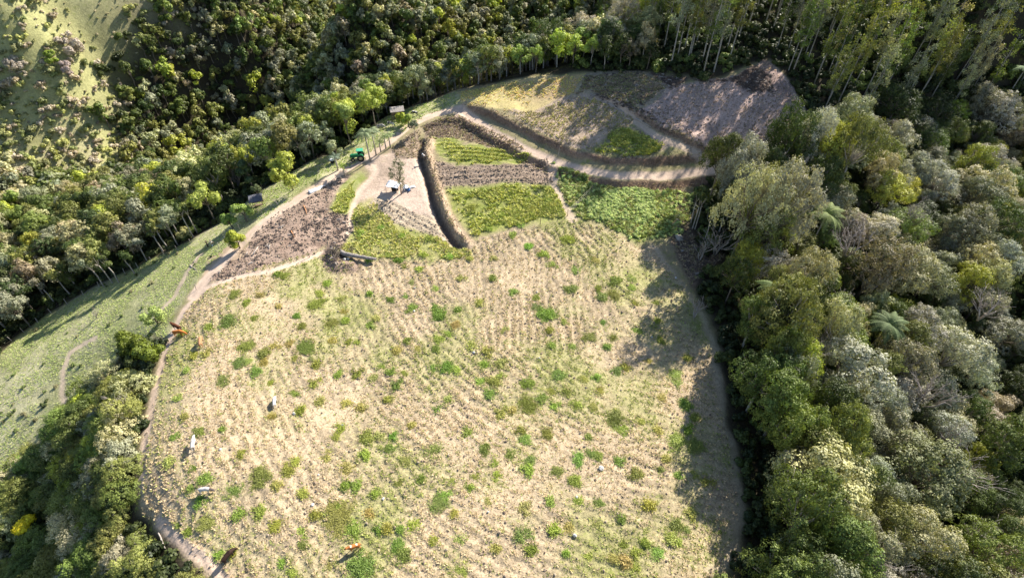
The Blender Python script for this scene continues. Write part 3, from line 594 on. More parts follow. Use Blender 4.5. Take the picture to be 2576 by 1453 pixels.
special(398, 812, 0, dense(810, 2.0, 3.0, 1.2, 200, open_=.3), 1, (.24, .29, .09), 'low pale green shrubby tree behind the dark olive pair beside the brown cattle', top=False, rad=2)
special(1898, 600, 12, BIG[1], .85, (.27, .26, .04), 'bright yellow-green crown among dark trees at the inner edge of the right forest')
special(2115, 520, 12, BIG[5], .6, (.10, .14, .04), 'mid green tree beside the upper palm of the right forest')
special(2100, 690, 11, dense(811, 2.9, 11, 3.4, 500), 1, (.11, .13, .02), 'compact olive domed tree right of the white-grey crown in the forest')
special(1985, 640, 12, BIG[2], .95, (.30, .27, .22), 'silvery pink-grey flowering crown near the yellow-green tree in the right forest')
special(2150, 900, 13, BIG[6], 1.25, (.25, .25, .19), 'broad silvery crown, widest one in the middle of the right forest')
special(2100, 1180, 13, BIG[3], 1.3, (.28, .27, .13), 'broad pale yellowish crown low in the right forest beside the dark field edge')
special(2330, 1190, 12, BIG[0], 1.35, (.13, .14, .07), 'big rounded dull green crown right of the pale yellowish one')
special(2240, 300, 10, dense(812, 4.2, 11, 4.4, 560, open_=.25, ls=.12), 1, (.20, .165, .14), 'leafless pinkish-brown round crown below the eucalyptus slope')
special(2310, 640, 12, BIG[4], 1.1, (.22, .21, .12), 'umbrella-shaped pale crown over bare spreading limbs in the right forest')
special(2490, 440, 12, BIG[7], 1.2, (.28, .255, .16), 'large pale cream-green crown near the upper right edge of the forest')
special(2300, 430, 10, BIG[1], .7, (.30, .28, .05), 'yellow crown standing out above the black gap in the right forest')
special(2290, 590, 11, BIG[2], .8, (.24, .23, .13), 'pale crown with an orange-tinged side behind the umbrella-shaped tree')
special(2410, 870, 12, BIG[5], 1.2, (.25, .25, .18), 'loose pale grey-green crown toward the right border of the forest')
special(52, 1312, 4, dense(813, 1.6, 4, 1.5, 200), 1, (.55, .46, .02), 'small tree covered in bright yellow blossom at the lower left border', rad=2)
special(160, 95, 6, dense(814, 4.6, 8, 5.0, 500, ls=.16, nl=7), 1, (.34, .29, .25), 'pinkish pale grey crown on the open hillside at upper left', rad=5)
special(148, 150, 6, dense(815, 3.0, 7, 4.0, 300, ls=.16, nl=6), 1, (.27, .22, .21), 'mauve-grey crown just below the larger pinkish one on the hillside', rad=4)
special(20, 150, 6, dense(816, 4.0, 7, 4.0, 300, ls=.16, nl=6), 1, (.30, .26, .22), 'pale pinkish crown at the left border of the hillside', rad=4)
special(118, 128, 5, dense(817, 2.6, 6, 3.0, 260, ls=.16, nl=6), 1, (.16, .21, .03), 'yellow-green crown between the pale pinkish hillside crowns', rad=3)
special(925, 215, 11, dense(818, 3.6, 12, 5.0, 520, nl=11), 1, (.24, .28, .05), 'tall bright yellow-green tree in the row beyond the curving dirt road', rad=4)
special(860, 265, 10, dense(819, 2.8, 11, 4.0, 380, nl=9), 1, (.20, .24, .06), 'yellow-green tree left of the tallest one in the row beyond the road', rad=3)
for k, (u, v, dy, sc) in enumerate(((1405, 194, 7, .95), (1445, 190, 5, .8), (1490, 185, 4, .72), (1350, 202, 5, .7), (1310, 206, 6, .78), (1475, 186, 9, .85))):
    q = W2([(u, v)])[0] + [0, dy]; TAKEN.append((q[0], q[1], 2.4)); put_tree('broadleaf_tree', MID[(k * 3) % 8], (float(q[0]), float(q[1]), zg(q[0], q[1])), sc, k * 1.3, (.27 - .02 * k, .33 - .02 * k, .055), 'bright green tree beyond the yellow field crest, %s' % ('highest of the bright ones', 'in the middle of the bright ones', 'against the eucalyptus edge', 'left of the highest bright one', 'beside greyer crowns', 'just behind the middle one')[k], 'tree', None)
special(500, 470, 9, dense(820, 3.4, 10, 3.6, 420, nl=9), 1, (.25, .28, .06), 'yellow-green tree on a pale forked trunk above the left pasture', rad=4)
special(605, 520, 3.5, dense(821, 2.2, 4.0, 1.8, 260), 1, (.19, .25, .06), 'light green tree between the dark shed roof and the two people', rad=2.5)
special(570, 540, 3.5, dense(822, 1.8, 3.6, 1.5, 200), 1, (.13, .19, .04), 'mid green tree just above the two people on the pasture', rad=2)
special(655, 505, 2.5, MID[1], .42, (.09, .11, .05), 'small dark spindly tree in front of the dark shed roof', top=False, rad=1.5)
special(470, 600, 2, dense(823, 1.5, 2.4, 1.0, 120, open_=.4), 1, (.24, .23, .10), 'small straw-coloured sapling on the pasture left of the two people', top=False, rad=1.5)
special(590, 628, 2, BARE and MID[3], .25, (.07, .10, .02), 'tiny dark green sapling on the bare soil below the round tree', top=False, rad=1)
special(1044, 343, 2, MID[2], .42, (.07, .09, .05), 'slim dark green sapling at the top end of the earth bank', top=False, rad=1.2)
# palms
PALM = [palm_meshes(900, 7.0, 14, 2.5, 1.15), palm_meshes(901, 9.0, 15, 2.0, 1.0), palm_meshes(902, 3.0, 9, 1.5, .9), palm_meshes(903, 11, 16, 3.6, 1.0)]
def palm(u, v, h, k, sc, tint, label, name='palm_tree', top=False):
    p = at_h(u, v, h) if top else att(u, v); TAKEN.append((p.x, p.y, 2.2)); return put_tree(name, PALM[k], p, sc, TR.uniform(0, 6), tint, label, 'palm tree', None, parts=('fronds', 'trunk'))
palm(931.5, 405.6, 0, 0, 1.0, (.11, .14, .07), 'slender feathery palm right of the green tractor, its foot on the bare soil')
palm(946, 388, 0, 0, .85, (.12, .15, .08), 'drooping palm just behind the slender one right of the tractor')
palm(1181, 212, 0, 1, 1.0, (.24, .30, .14), 'tall single palm in the tree row beyond the top bend of the dirt road')
palm(971, 373, 0, 2, 1.0, (.15, .19, .07), 'short palm with thick dark stem at the roadside, left of its twin')
palm(982, 371, 0, 2, 1.05, (.13, .17, .07), 'short palm with thick dark stem at the roadside, nearest the bare slope')
palm(958, 382, 0, 2, .85, (.17, .21, .08), 'small leaning roadside palm behind the drooping palm')
palm(850, 428, 0, 2, 1.15, (.10, .13, .09), 'grey-green tufted palm at the roadside left of the tractor, by a black bin')
palm(867, 441, 0, 2, .8, (.33, .40, .05), 'small yellow-leaved banana-like palm at the tip of the dark soil patch')
palm(2095, 510, 13.5, 3, 1.0, (.12, .15, .045), 'bright green feather palm crown high in the right forest', top=True)
palm(1960, 715, 12, 3, 1.0, (.06, .085, .022), 'dark green drooping palm beside the silvery crown at the forest edge', top=True)
palm(2250, 800, 12, 3, .95, (.08, .11, .045), 'grey-green palm hanging over the middle of the right forest', top=True)
palm(2575, 180, 9, 3, .9, (.11, .16, .07), 'palm crown at the right border near the top of the photo', top=True)
def bare(u, v, k, sc, label, h=0, sz=1.0, tiltv=(0, 0)):
    p = at_h(u, v, h) if h else att(u, v); o = link('bare_tree', BARE[k % 4]); o.location = p + Vector((0, 0, h * .62 if h > 6 else 0)); o.scale = (sc, sc, sc * sz); o.rotation_euler = (tiltv[0], tiltv[1], TR.uniform(0, 6)); tag(o, label, 'bare tree'); return o
bare(2200, 690, 0, 2.6, 'leafless tree with long pale spreading limbs under the umbrella-shaped crown', 5)
bare(1960, 470, 1, 1.8, 'leafless pale-limbed tree at the forest edge just right of the road end', 9)
bare(2210, 1400, 2, 1.1, 'white dead tree crown near the bottom of the right forest', 9)
bare(2470, 1340, 3, 1.0, 'small white dead crown close to the lower right border', 9)
bare(2385, 1080, 3, 1.1, 'dead pinkish twigs rising from the big rounded dull green crown', 10)
bare(243, 800, 1, .45, 'tiny whitish bare sapling on the pale middle of the left pasture')
bare(335, 1050, 1, 1.0, 'bleached dead tree lying among shrubs left of the field track')
bare(300, 1010, 2, .8, 'thin grey dead shrub tree above the bleached one left of the field track')
bare(545, 440, 0, 1.2, 'grey leafless tree on the slope left of the big yellow-green tree', 3)
bare(590, 455, 3, .9, 'pale twiggy leafless tree beside the dark green tree on the slope', 2)
bare(1760, 655, 2, .9, 'white bare sapling cluster in the dark gap at the forest edge')
bare(1745, 800, 1, .8, 'thin bare saplings on the dark ground beside the shaded field edge')
bare(1805, 620, 0, 1.5, 'bare crooked pale tree leaning in the forest edge gap', 2)
bare(2150, 600, 0, 1.6, 'pale bare limbs showing between crowns left of the umbrella-shaped tree', 11)
bare(2290, 520, 1, 1.3, 'leafless limbs above the umbrella-shaped tree', 11)
bare(2050, 880, 2, 1.2, 'bare crooked limbs beside the broad silvery crown', 10)
bare(2350, 980, 3, 1.5, 'bare pale limbs halfway down, right of the broad silvery crown', 12)
bare(2500, 760, 4, 1.6, 'long bare branches near the right border of the forest', 12)
bare(1990, 1180, 5, 1.0, 'thin dead limbs on the dark inner forest edge, lower part', 9)
bare(2440, 1180, 6, 1.4, 'bare twiggy crown low near the right border', 12)
bare(2120, 760, 7, 1.3, 'leafless grey limbs below the compact olive domed tree', 11)
# slim pale trunks on the pasture edge and at the right gap
def slim(u, v, h, label, seed, tint=(.10, .12, .05), nl=5, lean=(0, 0)):
    vr = tree_variant(seed, 1.7, h, h * .22, nl, 60, 12, .15, .5, .13, .2, 'pale_bark', 1.0); t = special(u, v, 0, vr, 1, tint, label, top=False, rad=1.2); t.rotation_euler[0], t.rotation_euler[1] = lean; return t
for k, (u, v, h) in enumerate(((283, 712, 9), (262, 722, 8), (410, 632, 7.5), (425, 628, 8.5), (447, 616, 7), (487, 596, 9.5), (497, 585, 8), (370, 655, 6), (340, 690, 6), (180, 745, 8), (140, 765, 8), (300, 770 - 60, 8))):
    slim(u, v, h, 'slim pale-trunked tree on the fence line above the pasture, %s from the left' % ('fifth fourth ninth tenth eleventh twelfth thirteenth eighth seventh second first sixth'.split()[k]), 950 + k, tint_of(('olive', 'grey', 'dark')[k % 3], TR), 4)
for k, (u, v, h) in enumerate(((1742, 575, 10), (1748, 577, 11), (1770, 610, 9), (1738, 560, 9))):
    slim(u, v, h, 'thin white-trunked tree in the dark gap at the forest edge, %s' % ('nearest the green bushes', 'close behind the first', 'by the open brown ground', 'farthest back')[k], 970 + k, tint_of('dark', TR), 4)
# ------------------------------------------------------------------ forests
EUCP = W2([(1660,178),(1780,200),(1870,162),(1905,140),(1960,150),(2000,215),(2060,300),(2120,320),(2260,330),(2420,300),(2576,230)]); EUCP = np.vstack([EUCP, [[330, 180], [330, 420], [60, 420], [34, 250], [32, 185]]])
SHRUBP = W2([(-150,1240),(60,1110),(165,1050),(280,920),(300,880),(420,930),(385,1000),(365,1150),(350,1270),(470,1400),(540,1500),(-150,1600)])
R2 = np.random.default_rng(5); cand = []
def grid(s, x0, x1, y0, y1):
    xs = np.arange(x0, x1, s); ys = np.arange(y0, y1, s * .87); X, Y = np.meshgrid(xs, ys); X = X + (np.arange(len(ys)) % 2)[:, None] * s / 2
    return (X + R2.uniform(-.36, .36, X.shape) * s).ravel(), (Y + R2.uniform(-.36, .36, Y.shape) * s).ravel()
def openland(X, Y, m):
    o = sdf(X, Y, POLY['farm']) > -m
    for k, e in (('pasture', .5), ('pasture2', .5), ('scrub', -1.0), ('gap', -1), ('gap2', 0)): o |= sdf(X, Y, POLY[k]) > -e
    return o
def keep_view(X, Y, Zt, mu=160, mv=200):
    u, v, s = proj(np.stack([X, Y, Zt], -1)); return (u > -mu) & (u < W_ + mu) & (v > -mv) & (v < H_ + mv) & (s > 0)
fX, fY, fK, fS = [], [], [], []
def zone(s, box, test, kind, size, mar=1.5, hh=9):
    X, Y = grid(s, *box); m = ~openland(X, Y, mar); m &= test(X, Y); X, Y = X[m], Y[m]; m = keep_view(X, Y, zgv(X, Y) + hh); X, Y = X[m], Y[m]
    for x, y in zip(X, Y):
        if near_taken(x, y, 1.0): continue
        fX.append(x); fY.append(y); fK.append(kind); fS.append(R2.uniform(*size))
inE = lambda X, Y: inside(X, Y, EUCP); inS = lambda X, Y: inside(X, Y, SHRUBP)
zone(5.3, (5, 150, -5, 150), lambda X, Y: (X > 0) & ~inE(X, Y) & (sdf(X, Y, POLY['farm']) < -6), 'big', (.45, 1.05), 2.2)
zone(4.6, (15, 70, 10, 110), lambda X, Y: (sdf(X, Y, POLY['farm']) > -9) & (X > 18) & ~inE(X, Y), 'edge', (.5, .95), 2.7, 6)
zone(4.6, (-150, -25, 40, 190), lambda X, Y: (X < -30 + 0 * Y) & (Y < 190) & (np.hypot(X, Y) < 185) & ~inS(X, Y), 'mid', (.75, 1.25), 1.5)
zone(3.3, (-60, 60, 120, 200), lambda X, Y: (sdf(X, Y, POLY['farm']) > -22) & (X < 33) & (X > -60) & ~inE(X, Y) & (Y > 110), 'mid', (.7, 1.05), 1.0)
zone(3.8, (-330, 230, 120, 440), lambda X, Y: ((np.hypot(X, Y) >= 185) | (X > -30)) & (sdf(X, Y, POLY['farm']) < -22) & ~inE(X, Y) & ((X < 60) | (Y > 150)), 'far', (.75, 1.45))
zone(4.6, (30, 260, 110, 330), inE, 'euc', (.72, 1.12), 1.0, 18)
zone(2.9, (-100, -20, 5, 70), inS, 'shrub', (.38, .74), 1.9, 3)
fX, fY, fS = map(np.array, (fX, fY, fS)); fK = np.array(fK)
_z = zgv(fX, fY); _hid = np.zeros(len(fX), bool)          # the open hillside stays open: no tall slope trees standing right below it
for _h in (3, 7): _u, _v, _s = proj(np.stack([fX, fY, _z + _h], -1)); _hid |= inside(_u, _v, np.array([(-200, -60), (430, -60), (330, 70), (290, 200), (290, 330), (320, 410), (240, 440), (150, 410), (50, 430), (-200, 460)], float))
_k = ~(_hid & np.isin(fK, ['mid', 'far']) & (np.random.default_rng(2).random(len(fX)) < .85)); fX, fY, fS, fK = fX[_k], fY[_k], fS[_k], fK[_k]; fZ = zgv(fX, fY) - .1
dist = np.sqrt(fX ** 2 + fY ** 2 + (fZ - CAMH) ** 2); SZ = {'edge': 6.0, 'big': 5.5, 'mid': 3.3, 'far': 2.8, 'euc': 2.5, 'shrub': 3.0}; app = np.array([SZ[k] for k in fK]) * fS / dist
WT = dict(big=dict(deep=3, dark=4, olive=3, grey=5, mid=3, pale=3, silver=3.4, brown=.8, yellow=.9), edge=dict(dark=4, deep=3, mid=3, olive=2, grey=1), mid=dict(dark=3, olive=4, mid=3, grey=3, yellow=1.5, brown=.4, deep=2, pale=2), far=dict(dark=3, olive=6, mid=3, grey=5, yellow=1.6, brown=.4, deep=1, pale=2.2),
          euc=dict(olive=4, grey=3, dark=2, mid=1, pale=1.4, yellow=.4), shrub=dict(olive=3, yellow=1.6, mid=3, grey=2, pale=1, dark=2))
VAR = dict(edge=BIG, big=BIG, mid=MID, far=FAR, euc=EUC, shrub=[BIG[i] for i in range(8)])
uu, vv, _s = proj(np.stack([fX, fY, fZ + np.where(fK == 'euc', 18, 9)], -1)); infr = (uu > -20) & (uu < W_ + 20) & (vv > -20) & (vv < H_ + 40)
fD = sdf(fX, fY, POLY['farm']); order = np.argsort(-app * np.where(infr, 1, .05)); quota = dict(tree=300 - len([o for o in COL.objects if o.get('category') == 'tree']), euc=290, shrub=190); rest = {k: [] for k in VAR}; quota['tree'] -= 4
km = ~((fK == 'euc') & (fX > 56) & (fY < 168) & (np.random.default_rng(9).random(len(fX)) < .22)); fX, fY, fS, fK, fZ, app, uu, vv, infr = [a_[km] for a_ in (fX, fY, fS, fK, fZ, app, uu, vv, infr)]; fD = sdf(fX, fY, POLY['farm']); order = np.argsort(-app * np.where(infr, 1, .05))
def where_words(u, v, k):
    if k == 'shrub': return 'scrub tree under the field track, ' + ('at the bottom border' if v > 1330 else ('near the left border' if u < 130 else ('beside the dead branches' if v < 1110 else 'halfway down the bank')))
    if k == 'euc': return 'eucalyptus on the slope ' + ('by the right border' if u > 2350 else ('above the debris line' if u < 1950 and v > 60 else ('behind the front rows' if u < 2050 else 'above the bare round crown')))
    if u > 1500 and (v > 330 or u > 2100): return ('tree along the shaded field edge' if u < 2010 else ('tree deep in the right forest' if u < 2350 else 'tree near the right border')) + (', at the bottom' if v > 1230 else (', below halfway' if v > 850 else (', above halfway' if v > 550 else ', toward the top')))
    if u > 760: return 'tree behind the crest road, ' + ('left of the tall palm' if u < 1150 else ('right of the tall palm' if u < 1350 else 'near the eucalyptus stand'))
    return 'tree on the left slope, ' + ('by the left border' if u < 160 else ('above the slim pale trunks' if u < 400 else 'under the crest track')) + (' and high up' if v < 430 else '')
for i in order:
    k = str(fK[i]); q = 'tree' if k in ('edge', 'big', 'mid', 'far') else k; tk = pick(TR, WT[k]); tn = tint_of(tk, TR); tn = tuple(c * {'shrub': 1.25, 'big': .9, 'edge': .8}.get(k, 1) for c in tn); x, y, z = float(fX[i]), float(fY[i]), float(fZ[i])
    if quota[q] > 0 and infr[i]:
        quota[q] -= 1; var = VAR[k][TR.randrange(len(VAR[k]))]; a = where_words(uu[i], vv[i], k); szw = '' if k in ('euc', 'shrub') else ('large ' if fS[i] > .95 else 'smaller ')
        nm = dict(edge='broadleaf_tree', big='broadleaf_tree', mid='broadleaf_tree', far='broadleaf_tree', euc='eucalyptus_tree', shrub='scrub_tree')[k]
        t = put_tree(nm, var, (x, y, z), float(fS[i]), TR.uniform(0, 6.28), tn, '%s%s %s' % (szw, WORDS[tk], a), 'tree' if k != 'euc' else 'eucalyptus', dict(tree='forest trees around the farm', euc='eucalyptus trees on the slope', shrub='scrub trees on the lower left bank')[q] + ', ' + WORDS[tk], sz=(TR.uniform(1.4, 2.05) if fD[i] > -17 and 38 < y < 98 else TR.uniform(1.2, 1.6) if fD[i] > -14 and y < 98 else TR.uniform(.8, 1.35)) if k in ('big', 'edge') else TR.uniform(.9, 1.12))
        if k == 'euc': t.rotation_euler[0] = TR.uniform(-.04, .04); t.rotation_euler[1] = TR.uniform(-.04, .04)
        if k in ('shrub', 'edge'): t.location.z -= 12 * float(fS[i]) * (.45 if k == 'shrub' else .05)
    else: rest[k].append((x, y, z - (12 * float(fS[i]) * .45 if k == 'shrub' else (.6 * float(fS[i]) if k == 'edge' else 0)), float(fS[i]), tn))
print('forest', len(fX), {k: len(v) for k, v in rest.items()}, quota)
FLAT = {}
def merged(var):
    """crown and trunk of a variant in one mesh, for the far-off mass"""
    a, b = var; key = a.name
    if key in FLAT: return FLAT[key]
    bm = bmesh.new(); bm.from_mesh(a); me = bpy.data.meshes.new('tree_shape')
    va = np.empty(len(a.vertices) * 3, np.float32); a.vertices.foreach_get('co', va); vb = np.empty(len(b.vertices) * 3, np.float32); b.vertices.foreach_get('co', vb); bm.free()
    fa = [tuple(p.vertices) for p in a.polygons]; n = len(a.vertices); fb = [tuple(i + n for i in p.vertices) for p in b.polygons]
    lv = np.empty(len(fa), np.float32); a.attributes['leaf'].data.foreach_get('value', lv)
    me.from_pydata(np.concatenate([va, vb]).reshape(-1, 3).tolist(), [], fa + fb); at_ = me.attributes.new('leaf', 'FLOAT', 'FACE'); at_.data.foreach_set('value', np.concatenate([lv, np.zeros(len(fb), np.float32)]))
    me.materials.append(a.materials[0]); me.materials.append(b.materials[0]); me.polygons.foreach_set('material_index', np.concatenate([np.zeros(len(fa), np.int32), np.ones(len(fb), np.int32)])); me.update(); FLAT[key] = me; return me
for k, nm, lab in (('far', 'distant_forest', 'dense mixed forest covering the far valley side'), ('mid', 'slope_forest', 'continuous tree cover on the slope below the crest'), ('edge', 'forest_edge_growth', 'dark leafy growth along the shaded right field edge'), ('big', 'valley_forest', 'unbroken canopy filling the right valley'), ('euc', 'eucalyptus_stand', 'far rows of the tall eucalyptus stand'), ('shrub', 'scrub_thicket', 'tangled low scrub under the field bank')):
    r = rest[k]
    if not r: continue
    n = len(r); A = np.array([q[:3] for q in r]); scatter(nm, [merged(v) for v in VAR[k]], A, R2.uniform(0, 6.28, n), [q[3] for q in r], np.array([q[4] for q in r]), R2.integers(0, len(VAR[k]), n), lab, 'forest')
# ------------------------------------------------------------------ understorey, scrub, grass, stubble (uncountable)
def rand_in(poly, n, e=0.0, seed=1):
    R = np.random.default_rng(seed); lo = poly.min(0); hi = poly.max(0); P = R.uniform(lo, hi, (int(n * 2.6), 2)); m = sdf(P[:, 0], P[:, 1], poly) > e; return P[m][:n]
def P3(P, dz=0): return np.c_[P, zgv(P[:, 0], P[:, 1]) + dz]
def tints(n, cols, w=None, j=.22, seed=3):
    R = np.random.default_rng(seed); c = np.array(cols)[R.choice(len(cols), n, p=w)]; return c * R.uniform(1 - j, 1 + j, (n, 1))
X, Y = grid(2.3, -110, 120, -5, 170); m = ~openland(X, Y, .3) & ((X > 15) | (X < -25)) & keep_view(X, Y, zgv(X, Y), 60, 60); X, Y = X[m], Y[m]; n = len(X)
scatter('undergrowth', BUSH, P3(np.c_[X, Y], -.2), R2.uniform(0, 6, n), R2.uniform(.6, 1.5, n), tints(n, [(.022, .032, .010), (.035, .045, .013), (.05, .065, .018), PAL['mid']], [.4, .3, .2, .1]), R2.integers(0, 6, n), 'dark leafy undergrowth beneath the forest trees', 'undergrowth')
X, Y = grid(4.2, -330, 260, 110, 430); m = ~openland(X, Y, .3) & (sdf(X, Y, POLY['farm']) < -15) & keep_view(X, Y, zgv(X, Y), 40, 60); X, Y = X[m], Y[m]; n = len(X)
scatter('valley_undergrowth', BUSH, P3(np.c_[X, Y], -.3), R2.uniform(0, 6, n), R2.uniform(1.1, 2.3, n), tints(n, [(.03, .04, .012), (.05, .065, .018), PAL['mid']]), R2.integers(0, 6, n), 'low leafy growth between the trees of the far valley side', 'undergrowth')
X, Y = grid(2.1, -330, -20, 90, 420); dS = sdf(X, Y, POLY['scrub']); nz = fbm(X, Y, 26, 91); m = (dS > -8) & (nz + R2.uniform(-.16, .16, X.shape) > .40) & keep_view(X, Y, zgv(X, Y), 60, 60); X, Y = X[m], Y[m]; n = len(X)
scatter('hillside_scrub', BUSH, P3(np.c_[X, Y], -.1), R2.uniform(0, 6, n), R2.uniform(.3, 1.45, n) ** 1.3, tints(n, [(.30, .25, .18), (.22, .22, .10), (.36, .31, .24), (.17, .19, .07), (.32, .32, .12)]), R2.integers(0, 6, n), 'low brownish scrub dotted over the open hillside at upper left', 'scrub')
X, Y = grid(1.9, -330, -20, 90, 420); m = (sdf(X, Y, POLY['scrub']) > -6) & (fbm(X, Y, 9, 95) > .40) & keep_view(X, Y, zgv(X, Y), 30, 40); X, Y = X[m], Y[m]; n = len(X)
scatter('hillside_grass_tussocks', BUSH, P3(np.c_[X, Y], -.1), R2.uniform(0, 6, n), R2.uniform(.18, .55, n), tints(n, [(.36, .32, .20), (.28, .28, .12), (.42, .37, .26), (.22, .23, .09)]), R2.integers(0, 6, n), 'pale tussocks and small weeds over the upper left hillside', 'tussocks')
P = rand_in(POLY['pasture'], 130, .5, 71); P = P[(P[:, 1] < 62) | (np.random.default_rng(4).random(len(P)) < .4)]; n = len(P)
scatter('pasture_weeds', BUSH, P3(P, -.05), R2.uniform(0, 6, n), R2.uniform(.15, .4, n), tints(n, [(.10, .13, .04), (.16, .15, .08), (.07, .09, .03)]), R2.integers(0, 6, n), 'dark low weeds dotted over the lower left pasture', 'weeds')
TL = [tuft_variant(620 + i, 12, .34, .06, .2, 'leaf', .8) for i in range(4)]
# dry stubble of the big field, laid along its furrows
P = rand_in(POLY['field'], 160000, .2, 21); q = fbm(P[:, 0], P[:, 1], 9, 51); zz = sdf(P[:, 0], P[:, 1], W2([(1150,640),(1560,640),(1570,900),(1400,905),(1180,860)])) > 0
ph = np.where(zz, P[:, 0] / 1.3, np.hypot(P[:, 0] - CEN[0], P[:, 1] - CEN[1]) / 1.4) + (fbm(P[:, 0], P[:, 1], 2.0, 52) - .5) * 1.5
keep = (pdist(P[:, 0], P[:, 1], ROADS[2][0])[0] > .55) & (pdist(P[:, 0], P[:, 1], ROADS[4][0])[0] > .6) & (R2.random(len(P)) < .12 + .8 * (.5 + .5 * np.sin(ph * 2 * math.pi)) ** 2 * sstep(.25, .65, fbm(P[:, 0], P[:, 1], 8, 77))); P, q = P[keep], q[keep]; n = len(P); gsel = R2.random(n) < np.clip((q - .38) * 3.2, .16, .85)
T_ = np.where(gsel[:, None], tints(n, [(.21, .235, .06), (.30, .30, .10), (.15, .18, .04)]), tints(n, [(.40, .315, .20), (.31, .24, .155), (.45, .36, .225), (.22, .17, .11)], [.45, .15, .32, .08]))
scatter('dry_stubble', TUFT, P3(P, -.01), R2.uniform(0, 6, n), R2.uniform(.4, 1.2, n) ** 1.3, T_, R2.integers(0, 4, n), 'short dry stubble and straw litter covering the big field', 'stubble')
GP, GT, GS = [], [], []; PATHS = (ROADS[6][0], ROADS[7][0], ROADS[10][0])
def grass(poly, n, cols, s, e=.2, seed=1, thr=None):
    P = rand_in(POLY[poly] if isinstance(poly, str) else poly, n, e, seed)
    P = P[sdf(P[:, 0], P[:, 1], POLY[poly] if isinstance(poly, str) else poly) > (fbm(P[:, 0], P[:, 1], 3, seed + 90) - .35) * 4]
    for L_ in PATHS: P = P[pdist(P[:, 0], P[:, 1], L_)[0] > .55]
    if thr: P = P[fbm(P[:, 0], P[:, 1], 5, seed + 60) + np.random.default_rng(seed).uniform(-.16, .16, len(P)) > thr]
    GP.append(P); GT.append(tints(len(P), cols, seed=seed)); GS.append(np.random.default_rng(seed).uniform(s[0], s[1], len(P)))
BR = [(.36, .36, .09), (.28, .31, .07), (.42, .40, .13), (.20, .24, .05)]
grass('greenC', 8000, BR, (.4, 1.2), -1, 31, .45); grass('greenA', 3500, BR, (.4, .8), .2, 32, .42); grass('yardgrass', 8000, BR + [(.40, .36, .16)] * 2, (.3, .9), -1, 33, .47)
grass('greenE', 8000, [(.19, .24, .06), (.26, .30, .08), (.14, .17, .045), (.38, .34, .18)], (.5, 1.3), -1, 34, .43); grass('greenT', 3500, BR, (.5, 1.2), .2, 35, .45); grass('yellow', 3500, [(.50, .44, .17), (.42, .40, .13), (.44, .31, .17)], (.3, .7), .2, 36, .45)
grass('pasture', 26000, [(.22, .28, .09), (.29, .33, .12), (.20, .25, .08), (.34, .36, .16)], (.15, .45), .2, 37, .40); grass('pasture2', 7000, [(.28, .33, .10), (.20, .26, .07)], (.2, .6), .2, 38, .3); grass('strip', 900, BR, (.5, 1.0), .1, 39)
grass('rubbleU', 3000, [(.26, .26, .11), (.38, .30, .23), (.22, .17, .13)], (.3, .9), .1, 40); grass('brownU', 3500, [(.33, .28, .17), (.24, .20, .12), (.32, .31, .11)], (.3, .7), .2, 41, .45); grass('pinkD', 3500, [(.32, .25, .20), (.24, .18, .15), (.44, .36, .30)], (.3, .7), .2, 42, .5)
P = np.concatenate(GP); n = len(P); scatter('grass_tufts', TL, P3(P, -.02), R2.uniform(0, 6, n), np.concatenate(GS), np.concatenate(GT), R2.integers(0, 4, n), 'green and yellowish grass on the plots and pastures', 'grass')
P = rand_in(POLY['leafy'], 1200, -1.2, 44); P = P[fbm(P[:, 0], P[:, 1], 3, 44) > .38]; k = rand_in(POLY['greenE'], 380, .5, 45); P = np.concatenate([P, k]); n = len(P)
scatter('squash_leaves', BUSH, P3(P, -.15), R2.uniform(0, 6, n), R2.uniform(.22, .45, n), tints(n, [(.30, .36, .13), (.38, .42, .17), (.20, .26, .08)]), R2.integers(0, 6, n), 'sprawling light green leafy crop in front of the brown road bank', 'leafy crop')
# brush on the earth bank and the dark banks
def along(L, n, w, seed):
    R = np.random.default_rng(seed); seg = np.linalg.norm(np.diff(L, axis=0), axis=1); c = np.r_[0, np.cumsum(seg)]; t = R.uniform(0, c[-1], n); i = np.clip(np.searchsorted(c, t) - 1, 0, len(seg) - 1); f = ((t - c[i]) / seg[i])[:, None]; return L[i] * (1 - f) + L[i + 1] * f + R.normal(0, w, (n, 2))
P = np.concatenate([along(BERM, 450, .35, 1), along(BANK_UP, 300, .45, 2) + [.2, .5], along(BANK_DN, 600, .5, 3) + [-.2, -1.3], rand_in(POLY['darkbank'], 1500, 0, 46), rand_in(POLY['yardtop'], 350, 0, 48), along(BANK_2, 400, .45, 4) + [.2, .3], rand_in(POLY['gap2'], 1500, 0, 47)]); n = len(P)
scatter('dry_brush', TUFT, P3(P), R2.uniform(0, 6, n), R2.uniform(.7, 1.7, n), tints(n, [(.28, .21, .15), (.17, .125, .095), (.34, .27, .19), (.12, .09, .07), (.24, .22, .10)]), R2.integers(0, 4, n), 'dry brown weeds on the earth banks beside the road', 'brush')
STICK = []
for i in range(4):
    mb = MB(); R_ = random.Random(i)
    for _ in range(3): a = R_.uniform(0, 3.1); L_ = R_.uniform(.25, .8); c = Vector((R_.uniform(-.2, .2), R_.uniform(-.2, .2), R_.uniform(.03, .15))); d_ = Vector((math.cos(a), math.sin(a), R_.uniform(-.2, .3))) * L_; mb.tube([c - d_, c + Vector((0, 0, .05)), c + d_], [.05, .06, .03], 5)
    mb.blob((0, 0, .05), (.25, .2, .14), 6, .4, i); me = mb.mesh('stick'); me.materials.append(M['darkwood'] if i < 3 else M['dead']); STICK.append(me)
